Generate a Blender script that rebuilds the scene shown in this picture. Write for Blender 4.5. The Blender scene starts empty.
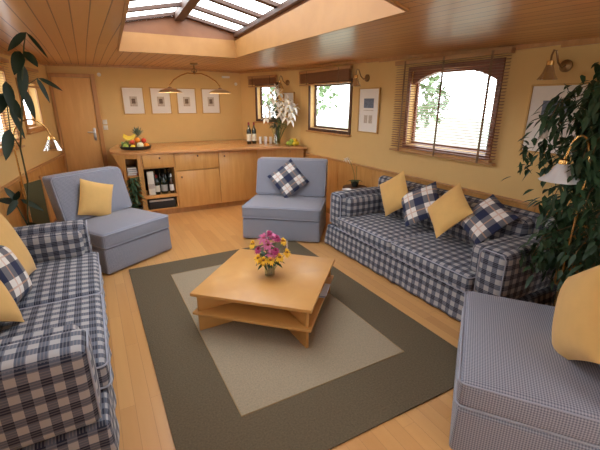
import bpy, bmesh, math, random
from math import sin, cos, pi, radians, sqrt, atan2
from mathutils import Vector, Matrix, Euler
random.seed(7)
C = bpy.context.scene.collection
SC = bpy.context.scene

# ------------------------------------------------------------------ camera
cam_d = bpy.data.cameras.new('camera'); cam = bpy.data.objects.new('camera', cam_d); C.objects.link(cam)
cam_d.sensor_width = 36; cam_d.lens = 375.25 / 600 * 36; cam_d.clip_start = 0.05; cam_d.clip_end = 200
YAW, PITCH, ROLL = 0.500343, 0.315807, -0.0036107
f = Vector((sin(YAW)*cos(PITCH), cos(YAW)*cos(PITCH), -sin(PITCH)))
r = Vector((cos(YAW), -sin(YAW), 0)); d = f.cross(r)
r2 = cos(ROLL)*r + sin(ROLL)*d; d2 = -sin(ROLL)*r + cos(ROLL)*d
cam.matrix_world = Matrix(((r2.x, -d2.x, -f.x, 0), (r2.y, -d2.y, -f.y, 0), (r2.z, -d2.z, -f.z, 1.7), (0, 0, 0, 1)))
SC.camera = cam

# ------------------------------------------------------------------ world, exposure
W = bpy.data.worlds.new('overcast_sky'); SC.world = W; W.use_nodes = True
wn = W.node_tree.nodes; wl = W.node_tree.links
bg = wn['Background']
tc = wn.new('ShaderNodeTexCoord'); sp = wn.new('ShaderNodeSeparateXYZ'); rp = wn.new('ShaderNodeValToRGB')
wl.new(tc.outputs['Generated'], sp.inputs[0]); wl.new(sp.outputs['Z'], rp.inputs[0]); wl.new(rp.outputs[0], bg.inputs['Color'])
rp.color_ramp.elements[0].position = 0.0; rp.color_ramp.elements[0].color = (.95, .97, .97, 1)
rp.color_ramp.elements[1].position = 0.7; rp.color_ramp.elements[1].color = (.86, .93, 1.0, 1)
bg.inputs['Strength'].default_value = 7.0
SC.view_settings.view_transform = 'Standard'; SC.view_settings.look = 'None'
SC.view_settings.exposure = -0.06; SC.view_settings.gamma = 1.0; SC.view_settings.use_curve_mapping = False

# ------------------------------------------------------------------ fill light added in the invented opening behind the camera (one area light)
def area(name, loc, rot, sx, sy, power, col=(1, .97, .92)):
    l = bpy.data.lights.new(name, 'AREA'); l.shape = 'RECTANGLE'; l.size = sx; l.size_y = sy; l.energy = power; l.color = col
    o = bpy.data.objects.new(name, l); C.objects.link(o); o.location = loc; o.rotation_euler = rot; return o
area('aft_fill_light', (1.9, -1.75, 1.35), (radians(90), 0, 0), 1.1, 1.3, 4, (1, .95, .88))

# ------------------------------------------------------------------ materials
MATS = {}
def new_mat(name):
    m = bpy.data.materials.new(name); m.use_nodes = True
    return m, m.node_tree.nodes, m.node_tree.links, m.node_tree.nodes['Principled BSDF']
def sv(b, k, v):
    if k in b.inputs: b.inputs[k].default_value = v
def mat(name, col, rough=.6, metal=0, noise=.06, nscale=30, coat=0, trans=0, sheen=0, bump=0, ior=1.45):
    if name in MATS: return MATS[name]
    m, n, l, b = new_mat(name)
    sv(b, 'Roughness', rough); sv(b, 'Metallic', metal); sv(b, 'Coat Weight', coat); sv(b, 'Transmission Weight', trans); sv(b, 'IOR', ior)
    if sheen: sv(b, 'Sheen Weight', sheen)
    t = n.new('ShaderNodeTexCoord'); nz = n.new('ShaderNodeTexNoise'); nz.inputs['Scale'].default_value = nscale
    l.new(t.outputs['Object'], nz.inputs['Vector'])
    mx = n.new('ShaderNodeMix'); mx.data_type = 'RGBA'
    mx.inputs[6].default_value = (*[c*(1-noise) for c in col], 1); mx.inputs[7].default_value = (*[min(1, c*(1+noise)) for c in col], 1)
    l.new(nz.outputs[0], mx.inputs[0]); l.new(mx.outputs[2], b.inputs['Base Color'])
    if bump:
        bp = n.new('ShaderNodeBump'); bp.inputs['Strength'].default_value = bump; bp.inputs['Distance'].default_value = .004
        l.new(nz.outputs[0], bp.inputs['Height']); l.new(bp.outputs[0], b.inputs['Normal'])
    MATS[name] = m; return m
def math_n(n, l, op, a, b=None, c=None):
    x = n.new('ShaderNodeMath'); x.operation = op
    for i, v in enumerate((a, b, c)):
        if v is None: continue
        if isinstance(v, (int, float)): x.inputs[i].default_value = v
        else: l.new(v, x.inputs[i])
    return x.outputs[0]
def mixc(n, l, fac, a, b):
    x = n.new('ShaderNodeMix'); x.data_type = 'RGBA'
    for i, v in ((0, fac), (6, a), (7, b)):
        if isinstance(v, tuple): x.inputs[i].default_value = (*v, 1)
        elif isinstance(v, (int, float)): x.inputs[i].default_value = v
        else: l.new(v, x.inputs[i])
    return x.outputs[2]
def planks(name, c1, c2, groove, width, length, across='X', rough=.35, coat=.3, gw=.05, coatr=.15):
    """boards running along one axis; each board keeps its own tone, with stretched grain"""
    m, n, l, b = new_mat(name)
    t = n.new('ShaderNodeTexCoord'); s = n.new('ShaderNodeSeparateXYZ'); l.new(t.outputs['Object'], s.inputs[0])
    ac, al = (s.outputs['X'], s.outputs['Y']) if across == 'X' else (s.outputs['Y'], s.outputs['X'])
    u = math_n(n, l, 'DIVIDE', ac, width); row = math_n(n, l, 'FLOOR', u); fr = math_n(n, l, 'FRACT', u)
    v = math_n(n, l, 'DIVIDE', al, length)
    wn1 = n.new('ShaderNodeTexWhiteNoise'); wn1.noise_dimensions = '1D'; l.new(row, wn1.inputs['W'])
    v2 = math_n(n, l, 'ADD', v, wn1.outputs['Value']); col = math_n(n, l, 'FLOOR', v2); fv = math_n(n, l, 'FRACT', v2)
    cb = n.new('ShaderNodeCombineXYZ'); l.new(row, cb.inputs[0]); l.new(col, cb.inputs[1])
    w2 = n.new('ShaderNodeTexWhiteNoise'); w2.noise_dimensions = '2D'; l.new(cb.outputs[0], w2.inputs['Vector'])
    mp = n.new('ShaderNodeMapping'); mp.inputs['Scale'].default_value = (30, 2.2, 30) if across == 'X' else (2.2, 30, 30)
    l.new(t.outputs['Object'], mp.inputs[0])
    nz = n.new('ShaderNodeTexNoise'); nz.inputs['Scale'].default_value = 1.0; nz.inputs['Detail'].default_value = 4; l.new(mp.outputs[0], nz.inputs['Vector'])
    tone = math_n(n, l, 'ADD', math_n(n, l, 'MULTIPLY', w2.outputs['Value'], .6), math_n(n, l, 'MULTIPLY', nz.outputs[0], .45))
    base = mixc(n, l, tone, c1, c2)
    g = math_n(n, l, 'LESS_THAN', fr, gw); g2 = math_n(n, l, 'LESS_THAN', fv, gw*width/length*.6)
    g = math_n(n, l, 'MAXIMUM', g, g2)
    l.new(mixc(n, l, g, base, groove), b.inputs['Base Color'])
    sv(b, 'Roughness', rough); sv(b, 'Coat Weight', coat); sv(b, 'Coat Roughness', coatr)
    bp = n.new('ShaderNodeBump'); bp.inputs['Strength'].default_value = .5; bp.inputs['Distance'].default_value = .003
    l.new(math_n(n, l, 'SUBTRACT', 1.0, g), bp.inputs['Height']); l.new(bp.outputs[0], b.inputs['Normal'])
    MATS[name] = m; return m
def wood(name, c1, c2, rough=.4, coat=.2, stretch=(14, 14, 1.6)):
    m, n, l, b = new_mat(name)
    t = n.new('ShaderNodeTexCoord'); mp = n.new('ShaderNodeMapping'); mp.inputs['Scale'].default_value = stretch
    l.new(t.outputs['Object'], mp.inputs[0])
    nz = n.new('ShaderNodeTexNoise'); nz.inputs['Scale'].default_value = 1.3; nz.inputs['Detail'].default_value = 5; nz.inputs['Distortion'].default_value = .6
    l.new(mp.outputs[0], nz.inputs['Vector'])
    rr = n.new('ShaderNodeValToRGB'); rr.color_ramp.elements[0].position = .3; rr.color_ramp.elements[1].position = .7
    rr.color_ramp.elements[0].color = (*c2, 1); rr.color_ramp.elements[1].color = (*c1, 1)
    l.new(nz.outputs[0], rr.inputs[0]); l.new(rr.outputs[0], b.inputs['Base Color'])
    sv(b, 'Roughness', rough); sv(b, 'Coat Weight', coat); sv(b, 'Coat Roughness', .2)
    MATS[name] = m; return m
def gingham(name, light, mid, dark, period=.08, frac=.5, fine=True):
    """woven check from the UVs, which are in metres on the cloth"""
    m, n, l, b = new_mat(name)
    t = n.new('ShaderNodeTexCoord'); s = n.new('ShaderNodeSeparateXYZ'); l.new(t.outputs['UV'], s.inputs[0])
    st = []
    for ax in ('X', 'Y'):
        fr = math_n(n, l, 'FRACT', math_n(n, l, 'DIVIDE', s.outputs[ax], period))
        st.append(math_n(n, l, 'LESS_THAN', fr, frac))
    sm = math_n(n, l, 'ADD', st[0], st[1])
    c = mixc(n, l, math_n(n, l, 'GREATER_THAN', sm, .5), light, mid)
    c = mixc(n, l, math_n(n, l, 'GREATER_THAN', sm, 1.5), c, dark)
    if fine:
        f1 = math_n(n, l, 'FRACT', math_n(n, l, 'DIVIDE', s.outputs['Y'], period/6))
        c = mixc(n, l, math_n(n, l, 'MULTIPLY', math_n(n, l, 'LESS_THAN', f1, .4), .22), c, light)
    l.new(c, b.inputs['Base Color']); sv(b, 'Roughness', .9); sv(b, 'Sheen Weight', .1)
    MATS[name] = m; return m
def plaid(name, white, navy, line):
    """large plaid on a cushion: UV runs 0..1 over the cushion"""
    m, n, l, b = new_mat(name)
    t = n.new('ShaderNodeTexCoord'); s = n.new('ShaderNodeSeparateXYZ'); l.new(t.outputs['UV'], s.inputs[0])
    D, L = [], []
    for ax in ('X', 'Y'):
        fr = math_n(n, l, 'FRACT', math_n(n, l, 'MULTIPLY', s.outputs[ax], 2.0))
        dd = math_n(n, l, 'ABSOLUTE', math_n(n, l, 'SUBTRACT', fr, .5))
        D.append(math_n(n, l, 'GREATER_THAN', dd, .27))
        L.append(math_n(n, l, 'LESS_THAN', dd, .03))
    sm = math_n(n, l, 'ADD', D[0], D[1])
    c = mixc(n, l, math_n(n, l, 'GREATER_THAN', sm, .5), white, tuple(.5*(a*.35+b2*1.2) for a, b2 in zip(white, navy)))
    c = mixc(n, l, math_n(n, l, 'GREATER_THAN', sm, 1.5), c, navy)
    c = mixc(n, l, math_n(n, l, 'MULTIPLY', math_n(n, l, 'MAXIMUM', L[0], L[1]), .6), c, line)
    l.new(c, b.inputs['Base Color']); sv(b, 'Roughness', .9)
    MATS[name] = m; return m
def weave(name, c1, c2, period=.012):
    m, n, l, b = new_mat(name)
    t = n.new('ShaderNodeTexCoord'); s = n.new('ShaderNodeSeparateXYZ'); l.new(t.outputs['UV'], s.inputs[0])
    a = [math_n(n, l, 'LESS_THAN', math_n(n, l, 'FRACT', math_n(n, l, 'DIVIDE', s.outputs[x], period)), .5) for x in ('X', 'Y')]
    sm = math_n(n, l, 'MULTIPLY', math_n(n, l, 'ADD', a[0], a[1]), .5)
    l.new(mixc(n, l, sm, c1, c2), b.inputs['Base Color']); sv(b, 'Roughness', .9); sv(b, 'Sheen Weight', .15)
    MATS[name] = m; return m
def glass_thin(name, tint=(1, 1, 1), gloss=.08):
    m = bpy.data.materials.new(name); m.use_nodes = True; n = m.node_tree.nodes; l = m.node_tree.links
    n.remove(n['Principled BSDF'])
    tr = n.new('ShaderNodeBsdfTransparent'); tr.inputs[0].default_value = (*tint, 1)
    g = n.new('ShaderNodeBsdfGlossy'); g.inputs['Roughness'].default_value = .03
    mx = n.new('ShaderNodeMixShader'); mx.inputs[0].default_value = gloss
    l.new(tr.outputs[0], mx.inputs[1]); l.new(g.outputs[0], mx.inputs[2]); l.new(mx.outputs[0], n['Material Output'].inputs[0])
    MATS[name] = m; return m

M_ceil = planks('pine_ceiling_boards', (.50, .225, .065), (.66, .33, .11), (.15, .05, .015), .098, 40, 'X', .40, .35, .07, .2)
M_floor = planks('beech_strip_floor', (.53, .255, .08), (.68, .365, .13), (.46, .22, .075), .085, 1.1, 'X', .35, .3, .03)
M_wall = mat('ochre_painted_wall', (.70, .475, .20), .85, noise=.04, nscale=6)
M_panel = wood('beech_veneer_panel', (.66, .35, .11), (.55, .27, .075), .4, .2)
M_cab = wood('honey_veneer_cabinet', (.68, .36, .11), (.58, .28, .075), .4, .2)
M_door = wood('birch_veneer_door', (.78, .46, .16), (.70, .38, .12), .45, .15)
M_trim = wood('oak_trim', (.56, .29, .10), (.44, .21, .07), .4, .2)
M_well = wood('pine_ply_skylight_lining', (.46, .22, .065), (.40, .18, .05), .5, .1, (3, 3, 3))
M_dark = wood('dark_stained_frame', (.10, .042, .022), (.06, .024, .014), .55, .05)
M_red = wood('red_stained_gable', (.27, .10, .035), (.21, .075, .026), .5, .05, (3, 3, 3))
M_blind = wood('cedar_blind_slat', (.34, .15, .07), (.26, .11, .05), .5, .1, (2, 2, 30))
M_head = wood('oak_blind_rail', (.50, .28, .11), (.40, .20, .08), .5, .1, (2, 2, 30))
M_top = wood('beech_worktop', (.66, .35, .14), (.56, .27, .10), .25, .4, (1.6, 14, 14))
M_table = wood('beech_table_veneer', (.58, .29, .080), (.52, .245, .065), .42, .12, (4, 4, 4))
M_white = mat('white_plastic', (.8, .78, .72), .5)
M_paper = mat('white_mount_paper', (.80, .77, .74), .7, noise=.03)
M_print = mat('grey_brown_print', (.52, .45, .38), .8, noise=.5, nscale=60)
M_blueprint = mat('blue_grey_print', (.16, .19, .26), .8, noise=.5, nscale=60)
M_goldframe = mat('gilt_frame', (.55, .34, .12), .4, .3)
M_brass = mat('polished_brass', (.75, .48, .18), .25, 1, noise=.02)
M_oldbrass = mat('aged_brass', (.26, .16, .08), .35, 1, noise=.1)
M_shade = mat('frosted_glass_shade', (.72, .72, .74), .35, noise=.03, coat=.3)
M_black = mat('black_plastic', (.02, .02, .022), .4)
M_jute = mat('taupe_woven_rug_border', (.118, .086, .048), .95, noise=.45, nscale=95, bump=.8)
M_sand = mat('sand_woven_rug_field', (.32, .25, .165), .95, noise=.3, nscale=95, bump=.8)
M_yellow = mat('ochre_cotton', (.74, .45, .15), .9, noise=.08, nscale=12, sheen=.2)
M_ging = gingham('navy_gingham', (.41, .395, .40), (.105, .115, .155), (.012, .017, .04))
M_skirtg = M_ging
M_plaid = plaid('navy_white_plaid', (.80, .76, .72), (.02, .028, .075), (.62, .36, .24))
M_chair = weave('blue_grey_weave', (.385, .39, .44), (.135, .14, .195))
M_pipe = mat('grey_piping', (.36, .37, .44), .9)
M_navyp = mat('navy_piping', (.10, .12, .19), .9)
M_clearsh = glass_thin('clear_ribbed_shade', (.93, .90, .85), .28)
M_bulb = bpy.data.materials.new('lit_bulb'); M_bulb.use_nodes = True; sv(M_bulb.node_tree.nodes['Principled BSDF'], 'Emission Color', (1, .8, .5, 1)); sv(M_bulb.node_tree.nodes['Principled BSDF'], 'Emission Strength', 4)
M_glass = glass_thin('window_glass', (.97, .98, .98), .05)
M_vase = glass_thin('vase_glass', (.92, .95, .93), .14)
M_water = glass_thin('water', (.86, .92, .88), .05)
M_leafd = mat('dark_leaf', (.012, .030, .014), .5, noise=.35, nscale=8)
M_leafm = mat('fig_leaf', (.028, .065, .028), .5, noise=.6, nscale=9)
M_leafl = mat('fresh_leaf', (.09, .20, .05), .5, noise=.4, nscale=20)
M_stem = mat('green_stem', (.10, .17, .06), .6)
M_bark = mat('brown_bark', (.16, .10, .05), .8, noise=.3)
M_soil = mat('potting_soil', (.03, .02, .012), .95)
M_pot = mat('dark_glazed_pot', (.03, .035, .03), .3)
M_terra = mat('terracotta', (.42, .16, .07), .7)
M_pink = mat('magenta_petal', (.52, .06, .20), .6, noise=.25, nscale=40)
M_rose = mat('rose_petal', (.62, .16, .30), .6, noise=.2, nscale=40)
M_yel = mat('yellow_petal', (.85, .50, .03), .6, noise=.1)
M_wht = mat('white_petal', (.97, .97, .94), .6, noise=.05)
M_cent = mat('brown_flower_centre', (.22, .07, .02), .8)
M_ycent = mat('yellow_flower_centre', (.7, .45, .05), .8)
M_btl = mat('dark_green_bottle', (.012, .018, .010), .12, coat=.5)
M_label = mat('cream_label', (.75, .72, .62), .7)
M_cap = mat('red_foil', (.25, .02, .02), .4)
M_steel = mat('satin_steel', (.5, .5, .5), .35, 1)
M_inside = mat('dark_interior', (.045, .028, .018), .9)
M_olive = mat('olive_cloth', (.10, .095, .045), .9)
M_grass = mat('bank_grass', (.34, .37, .28), .95, noise=.4, nscale=2)
M_tree = mat('outdoor_leaves', (.16, .23, .11), .9, noise=.5, nscale=3)

# ------------------------------------------------------------------ mesh helpers
def finish(bm, name, m, parent=None, loc=None, rot=None, smooth=True, box_uv=False):
    me = bpy.data.meshes.new(name)
    if box_uv: boxuv(bm)
    bm.normal_update(); bm.to_mesh(me); bm.free()
    for mm in (m if isinstance(m, (list, tuple)) else [m]): me.materials.append(mm)
    if smooth:
        me.polygons.foreach_set('use_smooth', [True]*len(me.polygons))
        try: me.set_sharp_from_angle(angle=radians(38))
        except Exception: pass
    o = bpy.data.objects.new(name, me); C.objects.link(o)
    if parent: o.parent = parent
    if loc is not None: o.location = loc
    if rot is not None: o.rotation_euler = rot
    return o
def boxuv(bm):
    uv = bm.loops.layers.uv.verify(); bm.normal_update()
    for fc in bm.faces:
        n = fc.normal; a = max(range(3), key=lambda i: abs(n[i]))
        for lp in fc.loops:
            c = lp.vert.co
            lp[uv].uv = (c.y, c.z) if a == 0 else ((c.x, c.z) if a == 1 else (c.x, c.y))
def tag(o, label, cat=None, group=None, kind=None):
    if label: o['label'] = label
    if cat: o['category'] = cat
    if group: o['group'] = group
    if kind: o['kind'] = kind
    return o
def thing(name, label, cat, loc=(0, 0, 0), rz=0, group=None):
    o = bpy.data.objects.new(name, None); C.objects.link(o); o.location = loc; o.rotation_euler = (0, 0, rz)
    o.empty_display_size = .1
    return tag(o, label, cat, group)
def copy_tree(o, parent=None):
    c = o.copy(); C.objects.link(c)
    if parent: c.parent = parent
    for ch in list(o.children): copy_tree(ch, c)
    return c
def box(bm, lo, hi, bev=0, mi=0, M=None):
    lo, hi = Vector(lo), Vector(hi)
    vs = [bm.verts.new((x, y, z)) for z in (lo.z, hi.z) for y in (lo.y, hi.y) for x in (lo.x, hi.x)]
    fs = [bm.faces.new([vs[i] for i in q]) for q in ((0, 2, 3, 1), (4, 5, 7, 6), (0, 1, 5, 4), (2, 6, 7, 3), (0, 4, 6, 2), (1, 3, 7, 5))]
    for q in fs: q.material_index = mi
    if bev:
        es = list({e for q in fs for e in q.edges})
        g = bmesh.ops.bevel(bm, geom=es, offset=bev, segments=2, affect='EDGES', profile=.5)
        vs = list({v for q in g['faces'] for v in q.verts} | {v for v in vs if v.is_valid})
    if M is not None:
        for v in vs:
            if v.is_valid: v.co = M @ v.co
    return vs
def prism(bm, pts, z0, z1, mi=0):
    a = [bm.verts.new((x, y, z0)) for x, y in pts]; b = [bm.verts.new((x, y, z1)) for x, y in pts]
    k = len(pts); fs = [bm.faces.new(a[::-1]), bm.faces.new(b)]
    for i in range(k): fs.append(bm.faces.new((a[i], a[(i+1) % k], b[(i+1) % k], b[i])))
    for q in fs: q.material_index = mi
    bmesh.ops.recalc_face_normals(bm, faces=fs)
def sbox(bm, lo, hi, r=.05, n=8, puff=(0, 0, 0), fn=None, mi=0):
    """soft box: rounded edges, faces swelling a little like stuffed upholstery"""
    lo, hi = Vector(lo), Vector(hi); c = (lo+hi)/2; h = (hi-lo)/2
    r = min(r, min(h)*.98)
    def ticks(hh):
        e = [-hh+r*t for t in (0, .12, .35, .65, 1.0)]
        inner = max(2, n); mid = [(-hh+r)+(2*(hh-r))*i/inner for i in range(1, inner)]
        return e+mid+[-x for x in e[::-1]]
    T = [ticks(h[i]) for i in range(3)]
    cache = {}
    def V(p):
        k = tuple(round(x, 6) for x in p)
        if k in cache: return cache[k]
        p = Vector(p); q = Vector([max(-h[i]+r, min(h[i]-r, p[i])) for i in range(3)]); dd = p-q
        if dd.length > 1e-9: p2 = q+dd.normalized()*r
        else: p2 = p.copy()
        u = [p[i]/h[i] for i in range(3)]
        for a in range(3):
            if puff[a]:
                b1, b2 = [j for j in range(3) if j != a]
                p2[a] += puff[a]*u[a]*(1-u[b1]**2)*(1-u[b2]**2)
        p2 = p2+c
        if fn: p2 = Vector(fn(p2))
        cache[k] = bm.verts.new(p2); return cache[k]
    for a in range(3):
        b1, b2 = (a+1) % 3, (a+2) % 3
        for sgn in (-1, 1):
            for i in range(len(T[b1])-1):
                for j in range(len(T[b2])-1):
                    q = []
                    for (ii, jj) in ((i, j), (i+1, j), (i+1, j+1), (i, j+1)):
                        p = [0, 0, 0]; p[a] = sgn*h[a]; p[b1] = T[b1][ii]; p[b2] = T[b2][jj]; q.append(V(p))
                    if sgn < 0: q = q[::-1]
                    if len(set(q)) == 4:
                        fc = bm.faces.new(q); fc.material_index = mi
def tube(bm, pts, rad, seg=8, closed=False, caps=True, mi=0):
    pts = [Vector(p) for p in pts]; k = len(pts); rings = []
    rads = rad if isinstance(rad, (list, tuple)) else [rad]*k
    up = None
    for i, p in enumerate(pts):
        if closed: t = (pts[(i+1) % k]-pts[i-1])
        else: t = pts[min(i+1, k-1)]-pts[max(i-1, 0)]
        t = t.normalized() if t.length > 1e-9 else Vector((0, 0, 1))
        if up is None:
            up = Vector((0, 0, 1)) if abs(t.z) < .9 else Vector((1, 0, 0))
        a = up-t*up.dot(t)
        if a.length < 1e-6: a = t.orthogonal()
        a.normalize(); up = a; b = t.cross(a)
        rings.append([bm.verts.new(p+rads[i]*(cos(2*pi*j/seg)*a+sin(2*pi*j/seg)*b)) for j in range(seg)])
    for i in range(k if closed else k-1):
        A, B = rings[i], rings[(i+1) % k]
        for j in range(seg):
            fc = bm.faces.new((A[j], A[(j+1) % seg], B[(j+1) % seg], B[j])); fc.material_index = mi
    if caps and not closed:
        for rg, rv in ((rings[0], True), (rings[-1], False)):
            fc = bm.faces.new(rg[::-1] if rv else rg); fc.material_index = mi
def lathe(bm, prof, seg=24, loc=(0, 0, 0), mi=0, M=None, wav=0, wn_=0):
    loc = Vector(loc); rings = []
    for (rr, z) in prof:
        if rr < 1e-6: rings.append([bm.verts.new(loc+Vector((0, 0, z)))])
        else: rings.append([bm.verts.new(loc+Vector((rr*(1+wav*cos(wn_*2*pi*j/seg))*cos(2*pi*j/seg), rr*(1+wav*cos(wn_*2*pi*j/seg))*sin(2*pi*j/seg), z))) for j in range(seg)])
    for i in range(len(rings)-1):
        A, B = rings[i], rings[i+1]
        for j in range(seg):
            j2 = (j+1) % seg
            if len(A) == 1 and len(B) == 1: continue
            if len(A) == 1: q = (A[0], B[j2], B[j])
            elif len(B) == 1: q = (A[j], A[j2], B[0])
            else: q = (A[j], A[j2], B[j2], B[j])
            fc = bm.faces.new(q); fc.material_index = mi
    if M is not None:
        for rg in rings:
            for v in rg: v.co = M @ v.co
def ball(bm, c, rad, sq=(1, 1, 1), u=12, v=8, mi=0, rot=None):
    k0 = len(bm.verts)
    g = bmesh.ops.create_uvsphere(bm, u_segments=u, v_segments=v, radius=rad)
    M = Matrix.Translation(c) @ (rot.to_matrix().to_4x4() if rot else Matrix()) @ Matrix.Diagonal((*sq, 1))
    for x in g['verts']: x.co = M @ x.co
    if mi:
        for fc in {q for x in g['verts'] for q in x.link_faces}: fc.material_index = mi
def leaf(bm, base, dirv, length, width, droop=.3, mi=0, n=4, fold=.15, up=Vector((0, 0, 1))):
    """one leaf blade: a folded, drooping strip that tapers to a point"""
    dirv = Vector(dirv).normalized(); side = dirv.cross(up)
    if side.length < 1e-3: side = Vector((1, 0, 0))
    side.normalize(); nn = side.cross(dirv).normalized()
    rows = []
    for i in range(n+1):
        t = i/n; w = width*.5*(sin(pi*(t**.8))**.75 if 0 < t < 1 else 0)
        p = Vector(base)+dirv*length*t-Vector((0, 0, 1))*droop*length*t*t
        if w < 1e-6: rows.append([bm.verts.new(p)])
        else: rows.append([bm.verts.new(p-side*w+nn*w*fold*2), bm.verts.new(p), bm.verts.new(p+side*w+nn*w*fold*2)])
    for i in range(n):
        A, B = rows[i], rows[i+1]
        if len(A) == 1 and len(B) == 3: fs = [(A[0], B[1], B[0]), (A[0], B[2], B[1])]
        elif len(A) == 3 and len(B) == 1: fs = [(A[0], A[1], B[0]), (A[1], A[2], B[0])]
        else: fs = [(A[0], A[1], B[1], B[0]), (A[1], A[2], B[2], B[1])]
        for q in fs: fc = bm.faces.new(q); fc.material_index = mi
def rvec():
    while True:
        v = Vector((random.uniform(-1, 1), random.uniform(-1, 1), random.uniform(-1, 1)))
        if .1 < v.length < 1: return v.normalized()

# ================================================================== THE SETTING
bm = bmesh.new(); box(bm, (-1.6, -1.8, -.05), (4.2, 7.6, 0)); finish(bm, 'floor', M_floor, smooth=False)['kind'] = 'structure'

def zc(x, y): return 2.095+.03*y-.025*max(0, y-4.2)**1.5*.55+.03*(1-((x-1.15)/2.1)**2)
WELL = [(.20, 1.0), (1.58, 1.72), (1.83, 5.12), (.43, 5.12)]
def wx(y):
    return .20+.23*(y-1.0)/4.12, 1.58+.25*(y-1.72)/3.4
bm = bmesh.new()
def cgrid(P, nx, ny):
    """ceiling patch over the plan quad P (near-left, near-right, far-right, far-left)"""
    P = [Vector(p) for p in P]; g = []
    for j in range(ny+1):
        row = []
        for i in range(nx+1):
            a = P[0].lerp(P[1], i/nx); b = P[3].lerp(P[2], i/nx); q = a.lerp(b, j/ny); row.append(bm.verts.new((q.x, q.y, zc(q.x, q.y))))
        g.append(row)
    for j in range(ny):
        for i in range(nx): bm.faces.new((g[j][i], g[j+1][i], g[j+1][i+1], g[j][i+1]))
w0, w1, w2, w3 = WELL
cgrid([(-1.3, -1.75), (3.6, -1.75), (3.6, 1.72), (-1.3, 1.0)], 4, 8)
bm.free(); bm = bmesh.new()
cgrid([(-1.3, -1.75), (w0[0], -1.75), w0, (-1.3, 1.0)], 6, 8); cgrid([(w0[0], -1.75), (w1[0], -1.75), w1, w0], 6, 8); cgrid([(w1[0], -1.75), (3.6, -1.75), (3.6, 1.72), w1], 8, 8)
cgrid([(-1.3, 1.0), w0, w3, (-1.3, 5.12)], 6, 14); cgrid([w1, (3.6, 1.72), (3.6, 5.12), w2], 8, 14)
cgrid([(-1.3, 5.12), w3, (w3[0], 7.55), (-1.3, 7.55)], 6, 8); cgrid([w3, w2, (w2[0], 7.55), (w3[0], 7.55)], 6, 8); cgrid([w2, (3.6, 5.12), (3.6, 7.55), (w2[0], 7.55)], 8, 8)
bmesh.ops.remove_doubles(bm, verts=bm.verts, dist=1e-4)
ceil = finish(bm, 'ceiling', M_ceil); ceil['kind'] = 'structure'

# skylight well lining, gable and glazed roof
def quadbox(bm, a, b, z0a, z1a, z0b, z1b, th, mi=0):
    """upright board from a to b (2D), th to its left side"""
    a, b = Vector(a), Vector(b); t = (b-a).normalized(); nn = Vector((-t.y, t.x))*th
    P = [(a, z0a), (b, z0b), (b, z1b), (a, z1a)]
    v = [bm.verts.new((p.x, p.y, z)) for p, z in P]+[bm.verts.new((p.x+nn.x, p.y+nn.y, z)) for p, z in P]
    fs = [bm.faces.new([v[i] for i in q]) for q in ((0, 1, 2, 3), (7, 6, 5, 4), (0, 4, 5, 1), (1, 5, 6, 2), (2, 6, 7, 3), (3, 7, 4, 0))]
    for q in fs: q.material_index = mi
    bmesh.ops.recalc_face_normals(bm, faces=fs)
bm = bmesh.new(); ZW = 2.46
for i in range(4):
    A_, B_ = Vector(WELL[i]), Vector(WELL[(i+1) % 4])
    for q in range(12):
        a, b = A_.lerp(B_, q/12), A_.lerp(B_, (q+1)/12)
        quadbox(bm, a, b, zc(*a)-.012, ZW, zc(*b)-.012, ZW, -.02)
finish(bm, 'trim_1', M_well, smooth=False)['kind'] = 'structure'
sky = thing('window_6', 'gabled skylight with dark rafters and white panes over the rug', 'skylight'); sky['kind'] = 'structure'
def gl(y): a, b = wx(y); return a-.03, b+.03
ZE, ZR = 2.53, 2.68
bm = bmesh.new()
for y in (1.0, 5.12):
    a, b = gl(y); mid = (a+b)/2; s_ = -1 if y < 3 else 1; y0 = y+s_*.0; y1 = y+s_*.05
    P = [(a, ZW), (b, ZW), (b, ZE), (mid, ZR), (a, ZE)]
    va = [bm.verts.new((x, y0, z)) for x, z in P]; vb = [bm.verts.new((x, y1, z)) for x, z in P]
    fs = [bm.faces.new(va), bm.faces.new(vb[::-1])]+[bm.faces.new((va[i], vb[i], vb[(i+1) % 5], va[(i+1) % 5])) for i in range(5)]
    bmesh.ops.recalc_face_normals(bm, faces=fs)
for k in (0, 1):
    p, q = (gl(1.0)[k], 1.0), (gl(5.12)[k], 5.12)
    quadbox(bm, p, q, ZW, ZE, ZW, ZE, .05 if k == 0 else -.05)
finish(bm, 'gable_board', M_red, sky, smooth=False)
bm = bmesh.new()
def bar(bm, p, q, w, h):
    p, q = Vector(p), Vector(q); t = (q-p).normalized(); sd = t.cross(Vector((0, 0, 1))).normalized()*w/2; u = sd.cross(t).normalized()*h
    v = [bm.verts.new(x) for x in (p-sd, p+sd, p+sd+u, p-sd+u, q-sd, q+sd, q+sd+u, q-sd+u)]
    fs = [bm.faces.new([v[i] for i in z]) for z in ((0, 1, 2, 3), (7, 6, 5, 4), (0, 4, 5, 1), (1, 5, 6, 2), (2, 6, 7, 3), (3, 7, 4, 0))]
    bmesh.ops.recalc_face_normals(bm, faces=fs)
ys = [5.085-.50*i for i in range(9)]
for y in ys:
    a, b = gl(y); mid = (a+b)/2
    bar(bm, (a, y, ZE), (mid, y, ZR), .075, .034); bar(bm, (mid, y, ZR-.0), (b, y, ZE-.0), .075, .034)
for k in (0, 1): bar(bm, (gl(1.0)[k]+(.02 if k == 0 else -.02), 0.98, ZE-.03), (gl(5.12)[k]+(.02 if k == 0 else -.02), 5.14, ZE-.03), .06, .05)
finish(bm, 'rafter_frame', M_dark, sky, smooth=False)
bm = bmesh.new(); a0, b0 = gl(1.0); a1, b1 = gl(5.12)
bar(bm, ((a0+b0)/2, .97, ZR-.06), ((a1+b1)/2, 5.1, ZR-.06), .10, .09); finish(bm, 'ridge_beam', M_dark, sky, smooth=False)
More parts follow.
